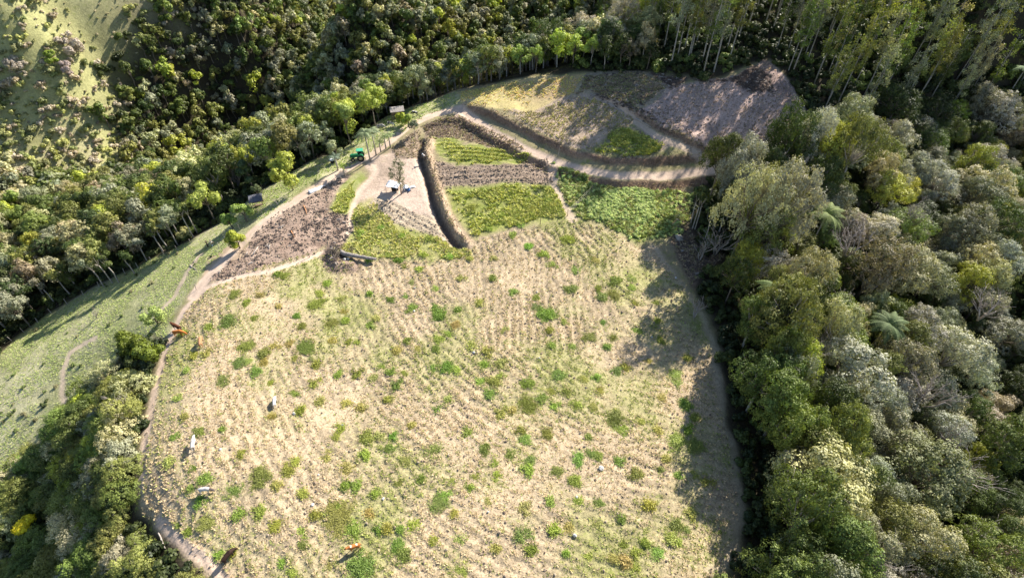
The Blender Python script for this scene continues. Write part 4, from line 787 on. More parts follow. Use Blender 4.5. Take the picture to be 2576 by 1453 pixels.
P = np.concatenate([rand_in(POLY['darkpatch'], 230, .4, 51), along(W2([(790,560),(850,545),(875,580),(845,605)]), 90, 1.0, 5), rand_in(POLY['debris'], 500, 0, 52), rand_in(POLY['rubbleU'], 160, .4, 53), along(W2([(848,622),(836,645),(846,668)]), 120, .8, 6), rand_in(POLY['gap2'], 120, .4, 54), along(W2([(1500,235),(1560,265),(1640,300)]), 60, .6, 7), along(BANK_2, 50, .6, 8)]); n = len(P)
scatter('charred_debris', STICK, P3(P), R2.uniform(0, 6, n), R2.uniform(.3, 1.05, n) ** 1.5, tints(n, [(.1, .1, .1)]), R2.choice(4, n, p=[.33, .32, .25, .1]), 'burnt roots and broken sticks strewn on the cleared soil', 'debris')
P = np.concatenate([rand_in(POLY['darkpatch'], 900, .2, 55), rand_in(POLY['pinkD'], 900, .2, 56), rand_in(POLY['ploughB'], 900, .2, 57), rand_in(POLY['field'], 1500, .2, 58), rand_in(POLY['plot'], 200, .1, 59)]); n = len(P)
scatter('soil_clods', CLOD, P3(P), R2.uniform(0, 6, n), R2.uniform(.4, 1.4, n), tints(n, [(.3, .3, .3)]), R2.integers(0, 3, n), 'loose soil clods on the tilled and cleared ground', 'clods')
# ------------------------------------------------------------------ weed clumps in the stubble, each its own
WL = """592 742 20|716 694 14|797 762 24|745 795 12|862 750 12|575 805 26|640 800 12|700 690 9|758 820 14|765 870 34|830 812 20|868 805 14|615 870 25|660 890 20|690 870 10|600 915 22|640 930 18|560 955 24|665 905 15|1018 670 12|1055 677 10|1037 705 8|1095 725 8|1020 745 12|1033 778 16|1100 785 28|1148 815 15|1000 880 12|1052 882 10|1100 850 16|1125 840 14|1225 885 12|1185 870 12|1120 925 22|1145 930 10|900 940 12|985 935 10|1018 940 8|795 910 12|740 905 10|790 965 12|740 990 14|960 920 10|1240 960 20|1260 945 8|1330 965 22|1405 945 20|1385 985 14|1325 1015 38|1395 1020 10|1450 1020 12|1350 770 22|1370 790 28|1350 745 12|1440 725 18|1500 655 14|1425 600 22|1445 675 20|1390 665 16|1515 750 18|1545 710 18|1520 810 12|1480 850 20|1440 870 14|1555 930 16|1510 985 14|1630 905 14|1700 950 26|1720 1015 24|1730 900 12|1550 1050 28|1558 1078 24|1480 1100 10|1320 1105 18|1380 1095 18|1335 1155 18|1405 1185 18|1445 1210 20|1455 1155 20|1490 1140 16|1505 1150 16|1510 1265 18|1630 1272 14|1700 1320 22|1735 1290 12|1700 1115 30|1745 1125 28|1595 1195 20|1775 1210 14|1650 1385 22|1430 1335 12|1395 1330 14|1320 1280 14|1310 1350 26|1230 1265 10|1250 1195 10|1100 1270 30|1145 1295 10|925 1105 22|855 1075 12|905 1025 12|845 1100 14|975 1130 14|990 1100 10|1090 1130 20|1175 1085 12|1220 1130 18|1020 1160 18|1035 1070 10|820 1150 12|605 1145 16|650 1195 36|720 1180 20|740 1160 12|760 1240 14|700 1220 12|515 1205 22|590 1230 30|440 1100 16|500 1090 18|470 1050 10|530 1310 30|600 1290 14|690 1320 14|850 1300 58|890 1335 26|945 1240 12|870 1220 14|760 1370 16|905 1420 40|1000 1370 20|1010 1390 24|1150 1355 14|1090 1360 10|1160 1432 30|830 1420 10|680 1050 14|805 1010 12|1370 640 16|1330 620 14|1545 745 20|1590 700 16|1600 830 14|1650 760 12|1540 850 14|1290 735 10|1240 700 9|1205 760 11|1160 700 9|1270 830 12|1230 990 12|1100 1030 9|700 770 8|660 740 9|900 860 9|945 800 10|930 740 8|680 960 14|520 890 10|470 930 9|450 1000 9|480 1180 10|560 1080 8|1060 1210 10|950 1330 10|1240 1380 12|1480 1400 11|1560 1300 10|1560 1160 12|1610 1060 10|1665 1000 10|1660 1180 9|1180 650 8|980 640 13|1000 655 14|1060 640 10|930 655 9|1080 600 10|1010 590 12|960 570 12|905 585 10|1130 645 9|1240 650 8|1290 590 13|1190 520 16|1260 540 18|1330 520 16|1230 575 14|1150 500 10|1310 565 14|1380 500 12"""
WR = random.Random(3); LST = [tuple(map(float, w.split())) for w in WL.split('|')]
while len(LST) < 285:
    u, v = WR.uniform(420, 1760), WR.uniform(690, 1440); q = att(u, v)
    if float(sdf(np.array([q.x]), np.array([q.y]), POLY['field'])[0]) < .8 or fbm(np.array([q.x]), np.array([q.y]), 9, 51)[0] < .44 or min((u - a) ** 2 + (v - b) ** 2 for a, b, c in LST) < 500: continue
    LST.append((u, v, WR.uniform(8, 15)))
for (u, v, r) in LST:
    p0 = att(u, v); sc_ = proj(np.array(p0))[2]; rm = r / sc_ * 1.6; c = 0 if rm < 1.25 else (1 if rm < 2.1 else (2 if rm < 3.3 else 3)); tk = WR.choice([(.17, .21, .035), (.13, .18, .03), (.21, .24, .045), (.25, .24, .07)] if r < 16 else [(.17, .21, .045), (.185, .22, .05), (.145, .185, .04)])
    if v < 650 and u > 860: tk = (.21, .27, .045)
    s_ = rm / (.8, 1.6, 2.6, 4.2)[c]; o = link('weed_clump', WEED[c][WR.randrange(len(WEED[c]))]); o.location = (p0.x, p0.y, p0.z - .04); o.scale = (s_, s_, s_ * WR.uniform(.42, .75)); o.rotation_euler = (0, 0, WR.uniform(0, 6.28)); o['tint'] = tuple(q * WR.uniform(.85, 1.15) for q in tk)
    area = 'in the stubble near the bottom' if v > 1180 else ('in the shaded right part of the field' if u > 1560 else ('in the middle of the stubble field' if v > 850 else ('in the upper stubble field' if v > 650 else 'on the green plots above the stubble')))
    side = ', left side' if u < 750 else (', right of centre' if u > 1250 else '')
    tag(o, ('small ' if rm < .75 else ('broad ' if rm > 1.9 else '')) + ('yellowish green' if tk[0] > .19 else 'dark green') + ' weed clump ' + area + side, 'weed clump', 'weed clumps in the field, ' + area + side)
# ------------------------------------------------------------------ skinned bodies
def skin(name, verts, edges, rad, sub=1):
    me = bpy.data.meshes.new(name + '_rig'); me.from_pydata([tuple(v) for v in verts], edges, []); o = bpy.data.objects.new(name + '_rig', me); COL.objects.link(o)
    sm = o.modifiers.new('skin', 'SKIN'); sm.use_smooth_shade = True; sb = o.modifiers.new('sub', 'SUBSURF'); sb.levels = sub; sb.render_levels = sub
    if not me.skin_vertices: 
        bm = bmesh.new(); bm.from_mesh(me); bm.verts.layers.skin.verify(); bm.to_mesh(me); bm.free()
    for i, r in enumerate(rad):
        sv = me.skin_vertices[0].data[i]; sv.radius = (r, r) if not hasattr(r, '__len__') else r; sv.use_root = (i == 0)
    dg = bpy.context.evaluated_depsgraph_get(); out = bpy.data.meshes.new_from_object(o.evaluated_get(dg)); out.name = name
    bpy.data.objects.remove(o); bpy.data.meshes.remove(me); return out
def cow_mesh(graze):
    v = [(-.62, 0, 1.12), (-.25, 0, 1.08), (.2, 0, 1.06), (.55, 0, 1.14)]; r = [.27, .33, .35, .29]; e = [(0, 1), (1, 2), (2, 3)]
    if graze: v += [(.92, 0, .98), (1.2, 0, .58), (1.33, 0, .25)]
    else: v += [(.92, 0, 1.26), (1.18, 0, 1.32), (1.46, 0, 1.12)]
    r += [.18, .14, .085]; e += [(3, 4), (4, 5), (5, 6)]
    v.append((.42, 0, 1.44)); r.append(.13); e.append((3, 7))
    for sgn in (-1, 1):
        n = len(v); v += [(.52, .2 * sgn, .78), (.53, .2 * sgn, .42), (.5, .2 * sgn, .09), (.56, .2 * sgn, .03)]; r += [.12, .065, .05, .055]; e += [(3, n), (n, n + 1), (n + 1, n + 2), (n + 2, n + 3)]
        n = len(v); v += [(-.6, .21 * sgn, .82), (-.52, .21 * sgn, .62), (-.78, .2 * sgn, .44), (-.72, .2 * sgn, .09), (-.66, .2 * sgn, .03)]; r += [.17, .11, .06, .05, .055]; e += [(0, n), (n, n + 1), (n + 1, n + 2), (n + 2, n + 3), (n + 3, n + 4)]
        hd = v[5]; n = len(v); v += [(hd[0] - .06, .12 * sgn, hd[2] + .07), (hd[0] - .1, .27 * sgn, hd[2] + .05)]; r += [.05, .035]; e += [(5, n), (n, n + 1)]
    n = len(v); v += [(-.93, 0, 1.16), (-1.0, 0, .8), (-1.01, 0, .45)]; r += [.04, .022, .04]; e += [(0, n), (n, n + 1), (n + 1, n + 2)]
    return skin('cow', v, e, r, 1)
COWM = [cow_mesh(False), cow_mesh(True)]
def cow_mat(name, base, patch=None, thr=.5, headc=None, scale=1.6):
    m = mat(name, base, .8, noise=.12, nscale=6); t = m.node_tree; b = t.nodes['Principled BSDF']
    src = b.inputs['Base Color'].links[0].from_socket; tc = t.nodes.new('ShaderNodeTexCoord')
    def mixin(src, col, fac):
        mx = t.nodes.new('ShaderNodeMix'); mx.data_type = 'RGBA'; t.links.new(fac, mx.inputs[0]); t.links.new(src, mx.inputs[6]); mx.inputs[7].default_value = (*col, 1); return mx.outputs[2]
    if patch:
        n = t.nodes.new('ShaderNodeTexNoise'); n.inputs['Scale'].default_value = scale; n.inputs['Detail'].default_value = 1; t.links.new(tc.outputs['Object'], n.inputs['Vector'])
        r = t.nodes.new('ShaderNodeMapRange'); r.inputs[1].default_value = thr; r.inputs[2].default_value = thr + .02; t.links.new(n.outputs[0], r.inputs[0]); src = mixin(src, patch, r.outputs[0])
    if headc:
        sx = t.nodes.new('ShaderNodeSeparateXYZ'); t.links.new(tc.outputs['Object'], sx.inputs[0]); r = t.nodes.new('ShaderNodeMapRange'); r.inputs[1].default_value = .78; r.inputs[2].default_value = .85; t.links.new(sx.outputs[0], r.inputs[0]); src = mixin(src, headc, r.outputs[0])
    t.links.new(src, b.inputs['Base Color']); return m
HORN = MB()
for sg in (-1, 1): HORN.tube([(1.14, .08 * sg, 1.42), (1.1, .2 * sg, 1.5), (1.14, .24 * sg, 1.62)], [.035, .025, .01], 5)
HORNM = HORN.mesh('horns', True); HORNM.materials.append(M['dead'])
WC = (.62, .58, .54)
COWS = [ # base photo point of tail end, of head end, pose, material, label
 ((906, 1376), (884, 1384), 0, cow_mat('coat_orange_white', (.46, .17, .045), (.70, .62, .52), .60), 'orange-brown cow with white patches near the bottom of the stubble field', 0),
 ((692, 1026), (695, 1006), 1, cow_mat('coat_white', WC), 'pure white cow standing alone in the left part of the stubble', 0),
 ((489, 1132), (494, 1112), 0, cow_mat('coat_white_b', WC), 'white cow nearest the left field track, above the one with dark neck', 0),
 ((507, 1238), (533, 1236), 1, cow_mat('coat_white_dark_neck', WC, None, .5, (.10, .08, .08)), 'white cow with a dark neck and head by a green weed clump', 0),
 ((566, 1418), (590, 1388), 1, cow_mat('coat_black_brown', (.035, .018, .012)), 'very dark brown cow at the bottom border of the field', 0),
 ((441, 847), (466, 841), 1, cow_mat('coat_orange', (.42, .15, .035)), 'orange cow walking on the bare track by the olive trees', 0),
 ((456, 828), (438, 825), 0, cow_mat('coat_chestnut', (.10, .035, .015)), 'dark chestnut horned cow behind the orange one on the track', 1),
 ((508, 875), (510, 858), 1, cow_mat('coat_tan', (.46, .24, .12)), 'light tan cow seen from behind, in the field right of the track', 0),
 ((1053, 290), (1036, 292), 1, cow_mat('coat_black_white', (.03, .03, .03), (.66, .64, .62), .52), 'black and white cow on the grass right of the pale shed roof', 0),
 ((975, 318), (992, 316), 1, cow_mat('coat_white_black', (.66, .64, .62), (.03, .03, .03), .50), 'white and black cow on the grass left of the yellow-green bush tree', 0),
 ((952, 327), (964, 323), 1, cow_mat('coat_grey', (.38, .36, .34), (.16, .15, .14), .56), 'grey mottled cow leftmost on the grass strip below the sheds', 0)]
for (a, b, pose, m_, lab, hn) in COWS:
    A, B = att(*a), att(*b); mid = (A + B) / 2; me = COWM[pose].copy(); me.materials.clear(); me.materials.append(m_); o = link('cow', me); o.location = (mid.x, mid.y, zg(mid.x, mid.y) - .01); o.rotation_euler = (0, 0, math.atan2(B.y - A.y, B.x - A.x)); o.scale = ((.84,) * 3 if 'white' in lab else (.95,) * 3); tag(o, lab, 'cow', 'cattle grazing on the farm')
    if hn: link('horns', HORNM, None, o)
# ------------------------------------------------------------------ people
def person(u, v, face, label, top, legs, hat=None, bend=0.0, arms=(.1, .1), scale=1.0, bag=False):
    """standing or stooping figure, 1.72 m; face = heading in radians, bend = forward lean of the trunk"""
    hip = Vector((0, 0, .92)); R_ = Matrix.Rotation(bend, 4, 'Y'); J = lambda x, y, z: tuple(hip + R_ @ (Vector((x, y, z)) - hip))
    v_ = [tuple(hip), J(0, 0, 1.12), J(0, 0, 1.35), J(.01, 0, 1.47), J(.02, 0, 1.56), J(.03, 0, 1.66)]; r = [.125, .12, .14, .06, .085, .09]; e = [(0, 1), (1, 2), (2, 3), (3, 4), (4, 5)]
    v_.append(J(.11, 0, 1.58)); r.append(.022); e.append((4, 6))                                                     # nose
    fin = []
    for s_, ar in ((-1, arms[0]), (1, arms[1])):
        n = len(v_); sh = Vector(J(0, .2 * s_, 1.40)); el = sh + Vector((math.sin(ar) * .28 + .02, .04 * s_, -math.cos(ar) * .28)); wr = el + Vector((math.sin(ar + .35) * .25, 0, -math.cos(ar + .35) * .25)); pm_ = wr + (wr - el).normalized() * .08
        v_ += [tuple(sh), tuple(el), tuple(wr), tuple(pm_)]; r += [.062, .045, .03, .038]; e += [(2, n), (n, n + 1), (n + 1, n + 2), (n + 2, n + 3)]; d = (wr - el).normalized(); fr_ = d.cross(Vector((0, 1, 0))).normalized()
        for k in range(4): m = len(v_); q = pm_ + fr_ * (.03 - .02 * k) + d * .03; v_ += [tuple(q), tuple(q + d * (.045, .055, .05, .038)[k] + Vector((0, -.012 * s_, 0)))]; r += [.010, .008]; e += [(n + 3, m), (m, m + 1)]
        m = len(v_); q = wr + d * .03 + fr_ * .04; v_ += [tuple(q), tuple(q + d * .04 + fr_ * .02)]; r += [.011, .009]; e += [(n + 2, m), (m, m + 1)]; fin.append((sh, el, wr))
    lg = []
    for s_ in (-1, 1):
        n = len(v_); st = .10 * s_; v_ += [(0, .10 * s_, .86), (.02 + st * .4, .11 * s_, .48), (-.02 + st * .7, .12 * s_, .09), (.14 + st * .7, .13 * s_, .04)]; r += [.095, .06, .045, .04]; e += [(0, n), (n, n + 1), (n + 1, n + 2), (n + 2, n + 3)]; lg.append(v_[n:n + 4])
    me = skin('person', v_, e, r, 1); me.materials.append(M['skin']); p = att(u, v); o = link('person', me); o.location = p; o.rotation_euler = (0, 0, face); o.scale = (scale,) * 3; tag(o, label, 'person')
    sv = [J(0, 0, .9), J(0, 0, 1.12), J(0, 0, 1.36), J(.005, 0, 1.44)]; sr = [.15, .148, .168, .075]; se = [(0, 1), (1, 2), (2, 3)]
    for sh, el, wr in fin: n = len(sv); sv += [tuple(sh), tuple(el.lerp(wr, .1))]; sr += [.082, .065]; se += [(2, n), (n, n + 1)]
    sm = skin('shirt', sv, se, sr, 1); sm.materials.append(M[top]); link('shirt', sm, None, o)
    tv = [(0, 0, .95), (0, 0, .86)]; tr_ = [.15, .14]; te = [(0, 1)]
    for L in lg: n = len(tv); tv += [L[0], L[1], (L[2][0], L[2][1], .12)]; tr_ += [.115, .082, .07]; te += [(1, n), (n, n + 1), (n + 1, n + 2)]
    tm = skin('trousers', tv, te, tr_, 1); tm.materials.append(M[legs]); link('trousers', tm, None, o)
    for L in lg: MB().tube([(L[2][0] - .03, L[2][1], .07), (L[2][0] + .06, L[2][1], .06), (L[3][0] + .06, L[3][1], .04)], [.06, .06, .045], 6).build('boot', M['boots'], o, True)
    hc = Vector(J(.0, 0, 1.665)); hb = MB().blob(hc, (.115, .10, .085), 10, .04, 2)
    if hat: hb.tube([Vector(J(0, 0, 1.66)), Vector(J(0, 0, 1.675))], [.2, .2], 12)
    hb.build('hat' if hat else 'hair', M[hat] if hat else M['hair'], o, True); return o
person(535.4, 620.5, math.radians(60), 'person in a white shirt and light blue jeans standing on the shaded pasture', 'shirt_w', 'jeans', None, .12, (.5, .2))
person(524.0, 621.5, math.radians(30), 'person in black clothes standing left of the one in white', 'cloth_b', 'cloth_b', None, 0, (.2, .7))
person(1070, 402, math.radians(200), 'person in a white shirt and dark trousers stooping in the trench by the earth bank', 'shirt_w', 'darktrousers', 'paint_w', .65, (.9, .5))
# ------------------------------------------------------------------ tractor
def tractor(u, v, hx, hy):
    A, B = att(u, v), att(hx, hy); t = empty('tractor', att(u, v), math.atan2(B.y - A.y, B.x - A.x)); tag(t, 'green tractor with a teal canopy parked on the dirt road', 'tractor')
    b = MB().box((.95, 0, 1.12), (1.7, .72, .62), taper=.9).box((1.86, 0, 1.05), (.16, .6, .5)).box((-.2, 0, .85), (1.3, .6, .5)); b.build('body', M['green'], t, bevel=.04)
    g = MB().box((1.96, 0, 1.08), (.03, .5, .4)); g.build('grille', M['black'], t)
    for s_ in (-1, 1):
        MB().tube([(-.95, .78 * s_, 1.2), (-.75, .78 * s_, 1.55), (-.35, .78 * s_, 1.68), (.1, .78 * s_, 1.55), (.28, .78 * s_, 1.2)], [.16, .2, .22, .2, .16], 4).build('fender', M['green'], t)
        for nm, x, y, r_, w_ in (('rear_wheel', -.35, .8, .76, .4), ('front_wheel', 1.4, .74, .46, .26)):
            mb = MB(); n = 20
            pr_ = [(r_ * .58, -w_ / 2), (r_ * .9, -w_ / 2), (r_, -w_ * .3), (r_, w_ * .3), (r_ * .9, w_ / 2), (r_ * .58, w_ / 2)]; vs = []; fs = []
            for k in range(n):
                a = 2 * math.pi * k / n
                for (q, yy) in pr_: q2 = q * (1 + (.035 if k % 2 and q > r_ * .95 else 0)); vs.append((x + math.cos(a) * q2, (y + yy) * 1.0 * (1 if s_ > 0 else 1) if s_ > 0 else -(y + yy), r_ + math.sin(a) * q2))
            for k in range(n):
                for j in range(5): fs.append((k * 6 + j, k * 6 + j + 1, ((k + 1) % n) * 6 + j + 1, ((k + 1) % n) * 6 + j))
            mb.add(vs, fs); w = mb.build(nm, M['black'], t); MB().tube([(x, s_ * (y - w_ * .3), r_), (x, s_ * (y + w_ * .34), r_), (x, s_ * (y + w_ * .44), r_)], [r_ * .6, r_ * .6, r_ * .2], 16).build('rim', M['rim'], w, True)
        MB().tube([(-.75, .5 * s_, 1.2), (-.72, .5 * s_, 2.35)], .035, 6).build('roof_post', M['green'], t); MB().tube([(.15, .48 * s_, 1.1), (.05, .5 * s_, 2.35)], .03, 6).build('roof_post', M['green'], t)
        MB().blob((1.96, .2 * s_, 1.25), (.04, .08, .08), 8, 0).build('headlight', M['rim'], t, True)
    MB().box((-.35, 0, 2.4), (1.5, 1.3, .09), taper=.92).build('canopy', M['teal'], t, bevel=.03); MB().box((-.5, 0, 1.25), (.5, .5, .14)).box((-.74, 0, 1.5), (.12, .5, .45)).build('seat', M['black'], t, bevel=.03)
    sw = MB(); sw.tube([(.1, 0, 1.2), (-.08, 0, 1.5)], .025, 6); sw.tube([(-.08 + .07 * math.sin(a), .2 * math.cos(a), 1.5 + .18 * math.sin(a)) for a in [k * math.pi / 6 for k in range(13)]], .02, 5); sw.build('steering_wheel', M['black'], t)
    MB().tube([(1.2, .22, 1.3), (1.2, .22, 2.0)], .04, 8).build('exhaust_pipe', M['black'], t); MB().tube([(1.4, -.74, .46), (1.4, .74, .46)], .06, 6).tube([(-.35, -.8, .76), (-.35, .8, .76)], .09, 6).build('axle', M['black'], t); return t
tractor(905, 400, 886, 404)
# ------------------------------------------------------------------ sheds and the sheltered things in the yard
def shed(u, v, w, d, h, rz, roof, label, pitch=.2):
    p = att(u, v); t = empty('open_shed', p, rz); tag(t, label, 'shed')
    for x in (-1, 1):
        for y in (-1, 1): MB().tube([(x * w * .42, y * d * .42, -.5), (x * w * .42, y * d * .42, h - .12 + y * d * .42 * pitch)], .07, 6).build('post', M['wood'], t)
    R_ = Matrix.Rotation(math.atan(pitch), 3, 'X'); rf = MB().box((0, 0, h), (w, d, .05), R_)
    n = 14
    for k in range(n): rf.tube([Vector((-w / 2 + w * (k + .5) / n, 0, h)) + R_ @ Vector((0, -d / 2, .035)), Vector((-w / 2 + w * (k + .5) / n, 0, h)) + R_ @ Vector((0, d / 2, .035))], .035, 5)
    rf.build('roof', roof, t); MB().box((0, d * .38, h * .5), (w * .8, .06, h * .7)).build('back_wall', M['wood'], t, bevel=.01); MB().box((0, -.1, .35), (w * .6, .5, .12)).box((-w * .2, -.1, .1), (.1, .4, .5)).box((w * .2, -.1, .1), (.1, .4, .5)).build('bench', M['wood'], t); return t
shed(1002, 297, 3.3, 2.0, 2.3, math.radians(14), M['roof'], 'small open shed with a pale sloping roof at the forest edge')
shed(650, 518, 2.7, 2.2, 2.0, math.radians(20), M['roofd'], 'small shed with a dark grey roof among trees left of the track')
def cloth(name, P0, w, d, rz, hgt, m_, label, cat, seed=0, sag=.25, n=12):
    R_ = np.random.default_rng(seed); g = np.linspace(-.5, .5, n); X, Y = np.meshgrid(g * w, g * d); Z_ = hgt + (fbm(X + 50 + seed, Y + 50, .7, seed, 3) - .5) * sag * 2; Z_ = Z_ - (np.abs(X / w * 2) ** 4) * sag * .8; v = np.stack([X, Y, Z_], -1).reshape(-1, 3)
    f = [(j * n + i, j * n + i + 1, (j + 1) * n + i + 1, (j + 1) * n + i) for j in range(n - 1) for i in range(n - 1)]; me = bpy.data.meshes.new(name); me.from_pydata(v.tolist(), [], f); me.update()
    for p in me.polygons: p.use_smooth = True
    o = link(name, me, m_); so = o.modifiers.new('thick', 'SOLIDIFY'); so.thickness = .02; o.location = P0; o.rotation_euler = (0, 0, rz); return tag(o, label, cat) if label else o
p = att(990, 478); t = empty('tarpaulin_shelter', p, math.radians(-15)); tag(t, 'white tarpaulin stretched on poles over a black crate under the yard tree', 'shelter')
c = cloth('tarpaulin', (0, 0, 0), 2.9, 2.1, 0, 1.45, M['paint_w'], None, None, 3, .28); c.parent = t
for x in (-1.2, 1.2):
    for y in (-.9, .9): MB().tube([(x, y, -.2), (x * 1.03, y, 1.42)], .04, 6).build('pole', M['wood'], t)
cr = empty('crate', att(994, 481), .3); tag(cr, 'black slatted crate in the shade of the white tarpaulin', 'crate'); MB().box((0, 0, .35), (1.3, .9, .08)).box((0, -.42, .6), (1.3, .06, .5)).box((0, .42, .6), (1.3, .06, .5)).build('side', M['black'], cr, bevel=.01); MB().box((0, 0, .9), (1.34, .95, .06)).build('lid', M['black'], cr, bevel=.01)
cloth('plastic_sheet', att(1022, 474), 1.3, 1.5, .5, .4, M['paint_w'], 'crumpled white sheet heaped right of the yard tree trunk', 'sheet', 5, .5)
cloth('plastic_sheet', att(1027, 478) , .7, 1.3, .9, .3, M['blue'], 'blue cover lying between the white sheets near the yard tree', 'sheet', 6, .35)
cloth('plastic_sheet', att(1038, 470), 1.1, .7, .2, .12, M['paint_w'], 'flat pale sheet rightmost beside the yard tree', 'sheet', 7, .15)
cloth('plastic_sheet', att(797, 475), 1.1, 3.6, math.radians(-52), .18, M['paint_w'], 'long pale plastic sheet on the verge of the dark soil patch', 'sheet', 8, .2)
p = att(837, 409); t = empty('bin', p, .3); tag(t, 'round black bin with a whitish lid by the roadside palm', 'bin'); MB().tube([(0, 0, 0), (0, 0, .1), (0, 0, .75)], [.42, .46, .5], 14).build('tub', M['black'], t, True); MB().tube([(0, 0, .75), (0, 0, .83), (0, 0, .86)], [.54, .52, .2], 14).build('lid', M['paint_w'], t, True)
# ------------------------------------------------------------------ fallen log, pile, sticks, stones
A, B = att(855, 645), att(948, 658); L = (B - A).length; t = empty('fallen_log', A, math.atan2(B.y - A.y, B.x - A.x)); tag(t, 'long dark hollow fallen log lying from the soil mound into the field', 'log')
vs = []; fs = []; n, k = 16, 12
for i in range(n):
    f = i / (n - 1); r_ = .42 * (1 - .55 * f) * (1 + .06 * math.sin(i * 2.1)); cx = L * f; cy = .55 * (1 - f) ** 6 * 1.2 + .08 * math.sin(f * 5)
    for j in range(k): a = 2 * math.pi * j / k; q = r_ * (1 + .08 * math.sin(3 * a + i)); vs.append((cx, cy + math.cos(a) * q, r_ * .85 + math.sin(a) * q))
for i in range(n - 1):
    for j in range(k): fs.append((i * k + j, (i + 1) * k + j, (i + 1) * k + (j + 1) % k, i * k + (j + 1) % k))
mb = MB(); mb.add(vs, fs); lg = mb.build('trunk', mat('log_bark', (.28, .25, .23), .9, noise=.5, nscale=4, bump=.6), t, True); so = lg.modifiers.new('thick', 'SOLIDIFY'); so.thickness = -.06
MB().tube([(L * .6, .1, .35), (L * .62, .5, .55)], [.08, .05], 6).tube([(L * .85, 0, .2), (L * .9, -.4, .35)], [.06, .03], 6).build('branch_stub', M['darkwood'], t, True)
p = att(845, 640); mb = MB(); RR_ = random.Random(4)
for _ in range(70):
    a = RR_.uniform(0, 6.28); q = RR_.uniform(0, 1.3); c = Vector((math.cos(a) * q, math.sin(a) * q * 1.2, max(0, .8 - q * .55) * RR_.uniform(.2, 1))); d_ = Vector((RR_.uniform(-1, 1), RR_.uniform(-1, 1), RR_.uniform(-.2, .5))).normalized() * RR_.uniform(.25, .7); mb.tube([c - d_, c, c + d_], [.03, .045, .02], 4)
o = mb.build('brush_pile', M['bark']); o.location = p; tag(o, 'heap of brown brushwood beside the thick end of the fallen log', 'brush pile')
def stone(u, v, r_, label, m_='rock', seed=0, g=None):
    p = att(u, v); o = MB().blob((0, 0, r_ * .45), (r_, r_ * .8, r_ * .62), 8, .18, seed).build('stone', M[m_], None); o.location = p; o.rotation_euler = (0, 0, seed); tag(o, label, 'stone', g)
WR_ = M['stone_white'] = mat('pale_stone', (.62, .60, .56), .9, noise=.15, nscale=5)
stone(1512, 1178, .42, 'round grey-white boulder in the lower stubble, biggest of the field stones', 'stone_white', 1)
stone(868, 655, .34, 'white stone at the left mouth of the fallen log', 'stone_white', 2); stone(876, 653, .32, 'white stone under the fallen log, right of the other one', 'stone_white', 3)
for k, (u, v) in enumerate(((1044, 724), (1042, 783), (1192, 887), (1640, 848), (1451, 1250), (1446, 1347), (801, 1193), (964, 1254), (787, 1269), (1228, 1287), (862, 1069), (1700, 700), (1357, 900), (555, 1130), (740, 1040), (1350, 735))):
    stone(u, v, .17 + .05 * (k % 3), 'small pale stone lying in the stubble field', 'stone_white', 10 + k, 'small pale stones in the stubble')
stone(1708, 602, .9, 'grey slab-like boulder on the bare ground at the right forest edge', 'rock', 40); stone(1716, 632, .3, 'small grey stone just below the slab-like boulder', 'rock', 41)
def log(u0, v0, u1, v1, r_, m_, label, lift=.0):
    A, B = att(u0, v0), att(u1, v1); d_ = B - A; RR_ = random.Random(int(u0)); mb = MB(); q = [A.lerp(B, f) - A + Vector((RR_.uniform(-.06, .06), RR_.uniform(-.06, .06), r_ + lift)) for f in (0, .3, .6, 1)]; mb.tube(q, [r_, r_ * .9, r_ * .8, r_ * .5], 7); mb.tube([q[1], q[1] + Vector((.3, -.4, .3))], [r_ * .4, r_ * .2], 5); o = mb.build('log', M[m_], None, True); o.location = A; tag(o, label, 'log')
ORW = M['fresh_wood'] = mat('fresh_cut_wood', (.50, .25, .12), .8, noise=.2, nscale=5)
log(733, 582, 741, 598, .12, 'fresh_wood', 'pale orange split log lying on the dark cleared soil'); log(637, 642, 650, 620, .13, 'dead', 'pale straight branch with a whitish butt at the lower left of the cleared soil')
log(765, 518, 772, 540, .12, 'fresh_wood', 'reddish split wood near the top of the dark cleared soil'); log(478, 668, 494, 677, .1, 'dead', 'bleached board lying on the green verge, lower one'); log(488, 660, 497, 646, .09, 'dead', 'bleached board leaning on the green verge, upper one')
log(1530, 262, 1570, 285, .14, 'dead', 'grey dead branch lying in the ditch of the upper path'); log(1485, 245, 1500, 238, .12, 'dead', 'whitish dead branch at the upper end of the ditch'); log(1600, 300, 1640, 322, .13, 'dead', 'grey fallen trunk across the ditch near the green patch'); log(330, 1095, 338, 1050, .13, 'dead', 'bleached broken trunk leaning in the shrubs beside the field track')
log(1690, 560, 1715, 625, .06, 'dead', 'thin fallen pole by the slab-like boulder'); log(310, 1250, 322, 1215, .12, 'dead', 'short bleached trunk among the low scrub under the field corner'); log(400, 1340, 415, 1380, .1, 'dead', 'curved pale branch near the lower left corner of the field')
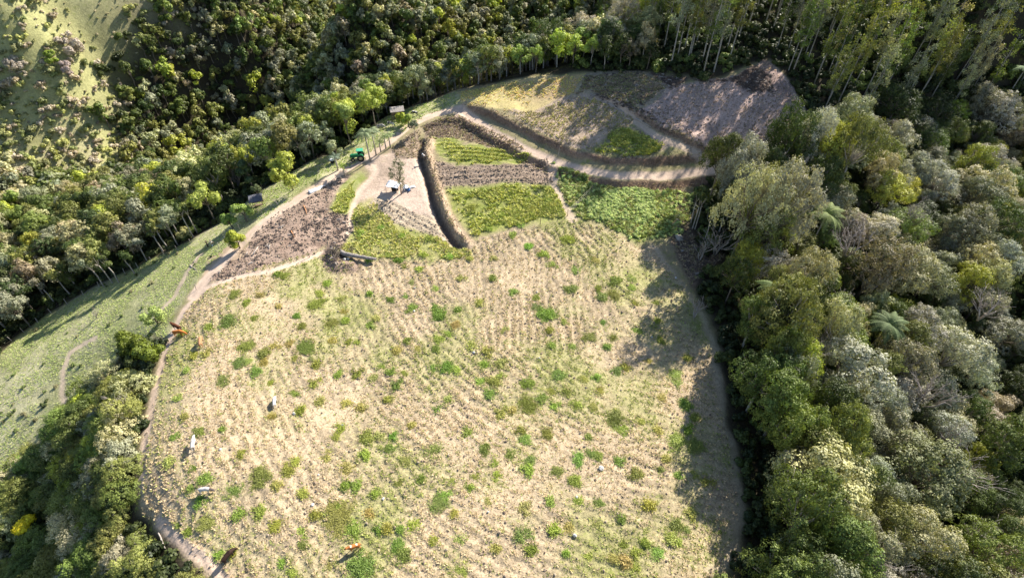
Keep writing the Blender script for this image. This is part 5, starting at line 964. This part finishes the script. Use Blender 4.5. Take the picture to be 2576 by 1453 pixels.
# ------------------------------------------------------------------ fences: one thing each, posts and wires as parts
def fence(pts, h, label, wires=3, r_=.06, m_='wood', lean=.08, step=None):
    P = [att(u, v) for u, v in pts]
    if step:
        Q = [P[0]]
        for a, b in zip(P[:-1], P[1:]):
            n = max(1, int(round((b - a).length / step)))
            for i in range(1, n + 1): q = a.lerp(b, i / n); q.z = zg(q.x, q.y); Q.append(q)
        P = Q
    t = empty('wire_fence', P[0]); tag(t, label, 'fence'); RR_ = random.Random(int(pts[0][0])); tops = []
    for p in P:
        d_ = Vector((RR_.uniform(-lean, lean), RR_.uniform(-lean, lean), 1)) * h * RR_.uniform(.9, 1.15); a = p - P[0]; tops.append((a, d_)); MB().tube([a - Vector((0, 0, .3)), a + d_ * .5, a + d_], [r_ * 1.1, r_, r_ * .85], 6).build('post', M[m_], t)
    for k in range(wires): f = (k + 1) / (wires + .3); MB().tube([a + d_ * f for a, d_ in tops], .008, 3, False).build('wire', M['wire'], t)
s_ = 1 / 1.4907
fence([(u * s_, v * s_) for u, v in ((928, 1002), (985, 985), (1077, 976), (1161, 963), (1322, 943), (1393, 946), (1564, 953), (1668, 956), (1758, 950), (1870, 908), (1956, 866), (2026, 840), (2128, 809), (2240, 700))], 1.55, 'wire fence on dark posts between the stubble field and the upper plots')
fence([(u * s_, v * s_) for u, v in ((735, 1085), (741, 1020), (745, 953), (822, 933), (850, 905), (900, 860), (985, 800), (1045, 770))], 1.2, 'leaning wire fence with pale posts around the pasture corner by the two people', m_='dead', lean=.2)
fence([(0, 880), (60, 835), (130, 788), (250, 722), (380, 657), (480, 612)], 1.3, 'long wire fence where the left pasture meets the trees', m_='dead', lean=.2, step=3.2)
fence([(1175, 222), (1120, 238), (1075, 258), (1040, 276)], 1.2, 'short fence on the grass verge beyond the top road bend', m_='wood', step=3.0)
fence([(600, 505), (660, 475), (740, 425), (800, 398)], 1.2, 'fence in the grass between the slope trees and the crest track', m_='wood', step=3.0)
for k, (u, v, h) in enumerate(((1240, 332, 2.2), (1296, 300 + 62, 2.0), (1405, 392, 1.8), (1190, 352, 1.6))): p = att(u, v); o = MB().tube([(0, 0, -.3), (.05, .05, h)], [.07, .05], 6).tube([(.03, .03, h * .7), (.35, -.1, h * .85)], [.03, .02], 5).build('stake', M['dead']); o.location = p; tag(o, 'thin pale stake on the dirt road bank, %s' % ('uppermost', 'second from the top', 'lowest, near the leafy green plot', 'by the upper green plot')[k], 'stake', None)
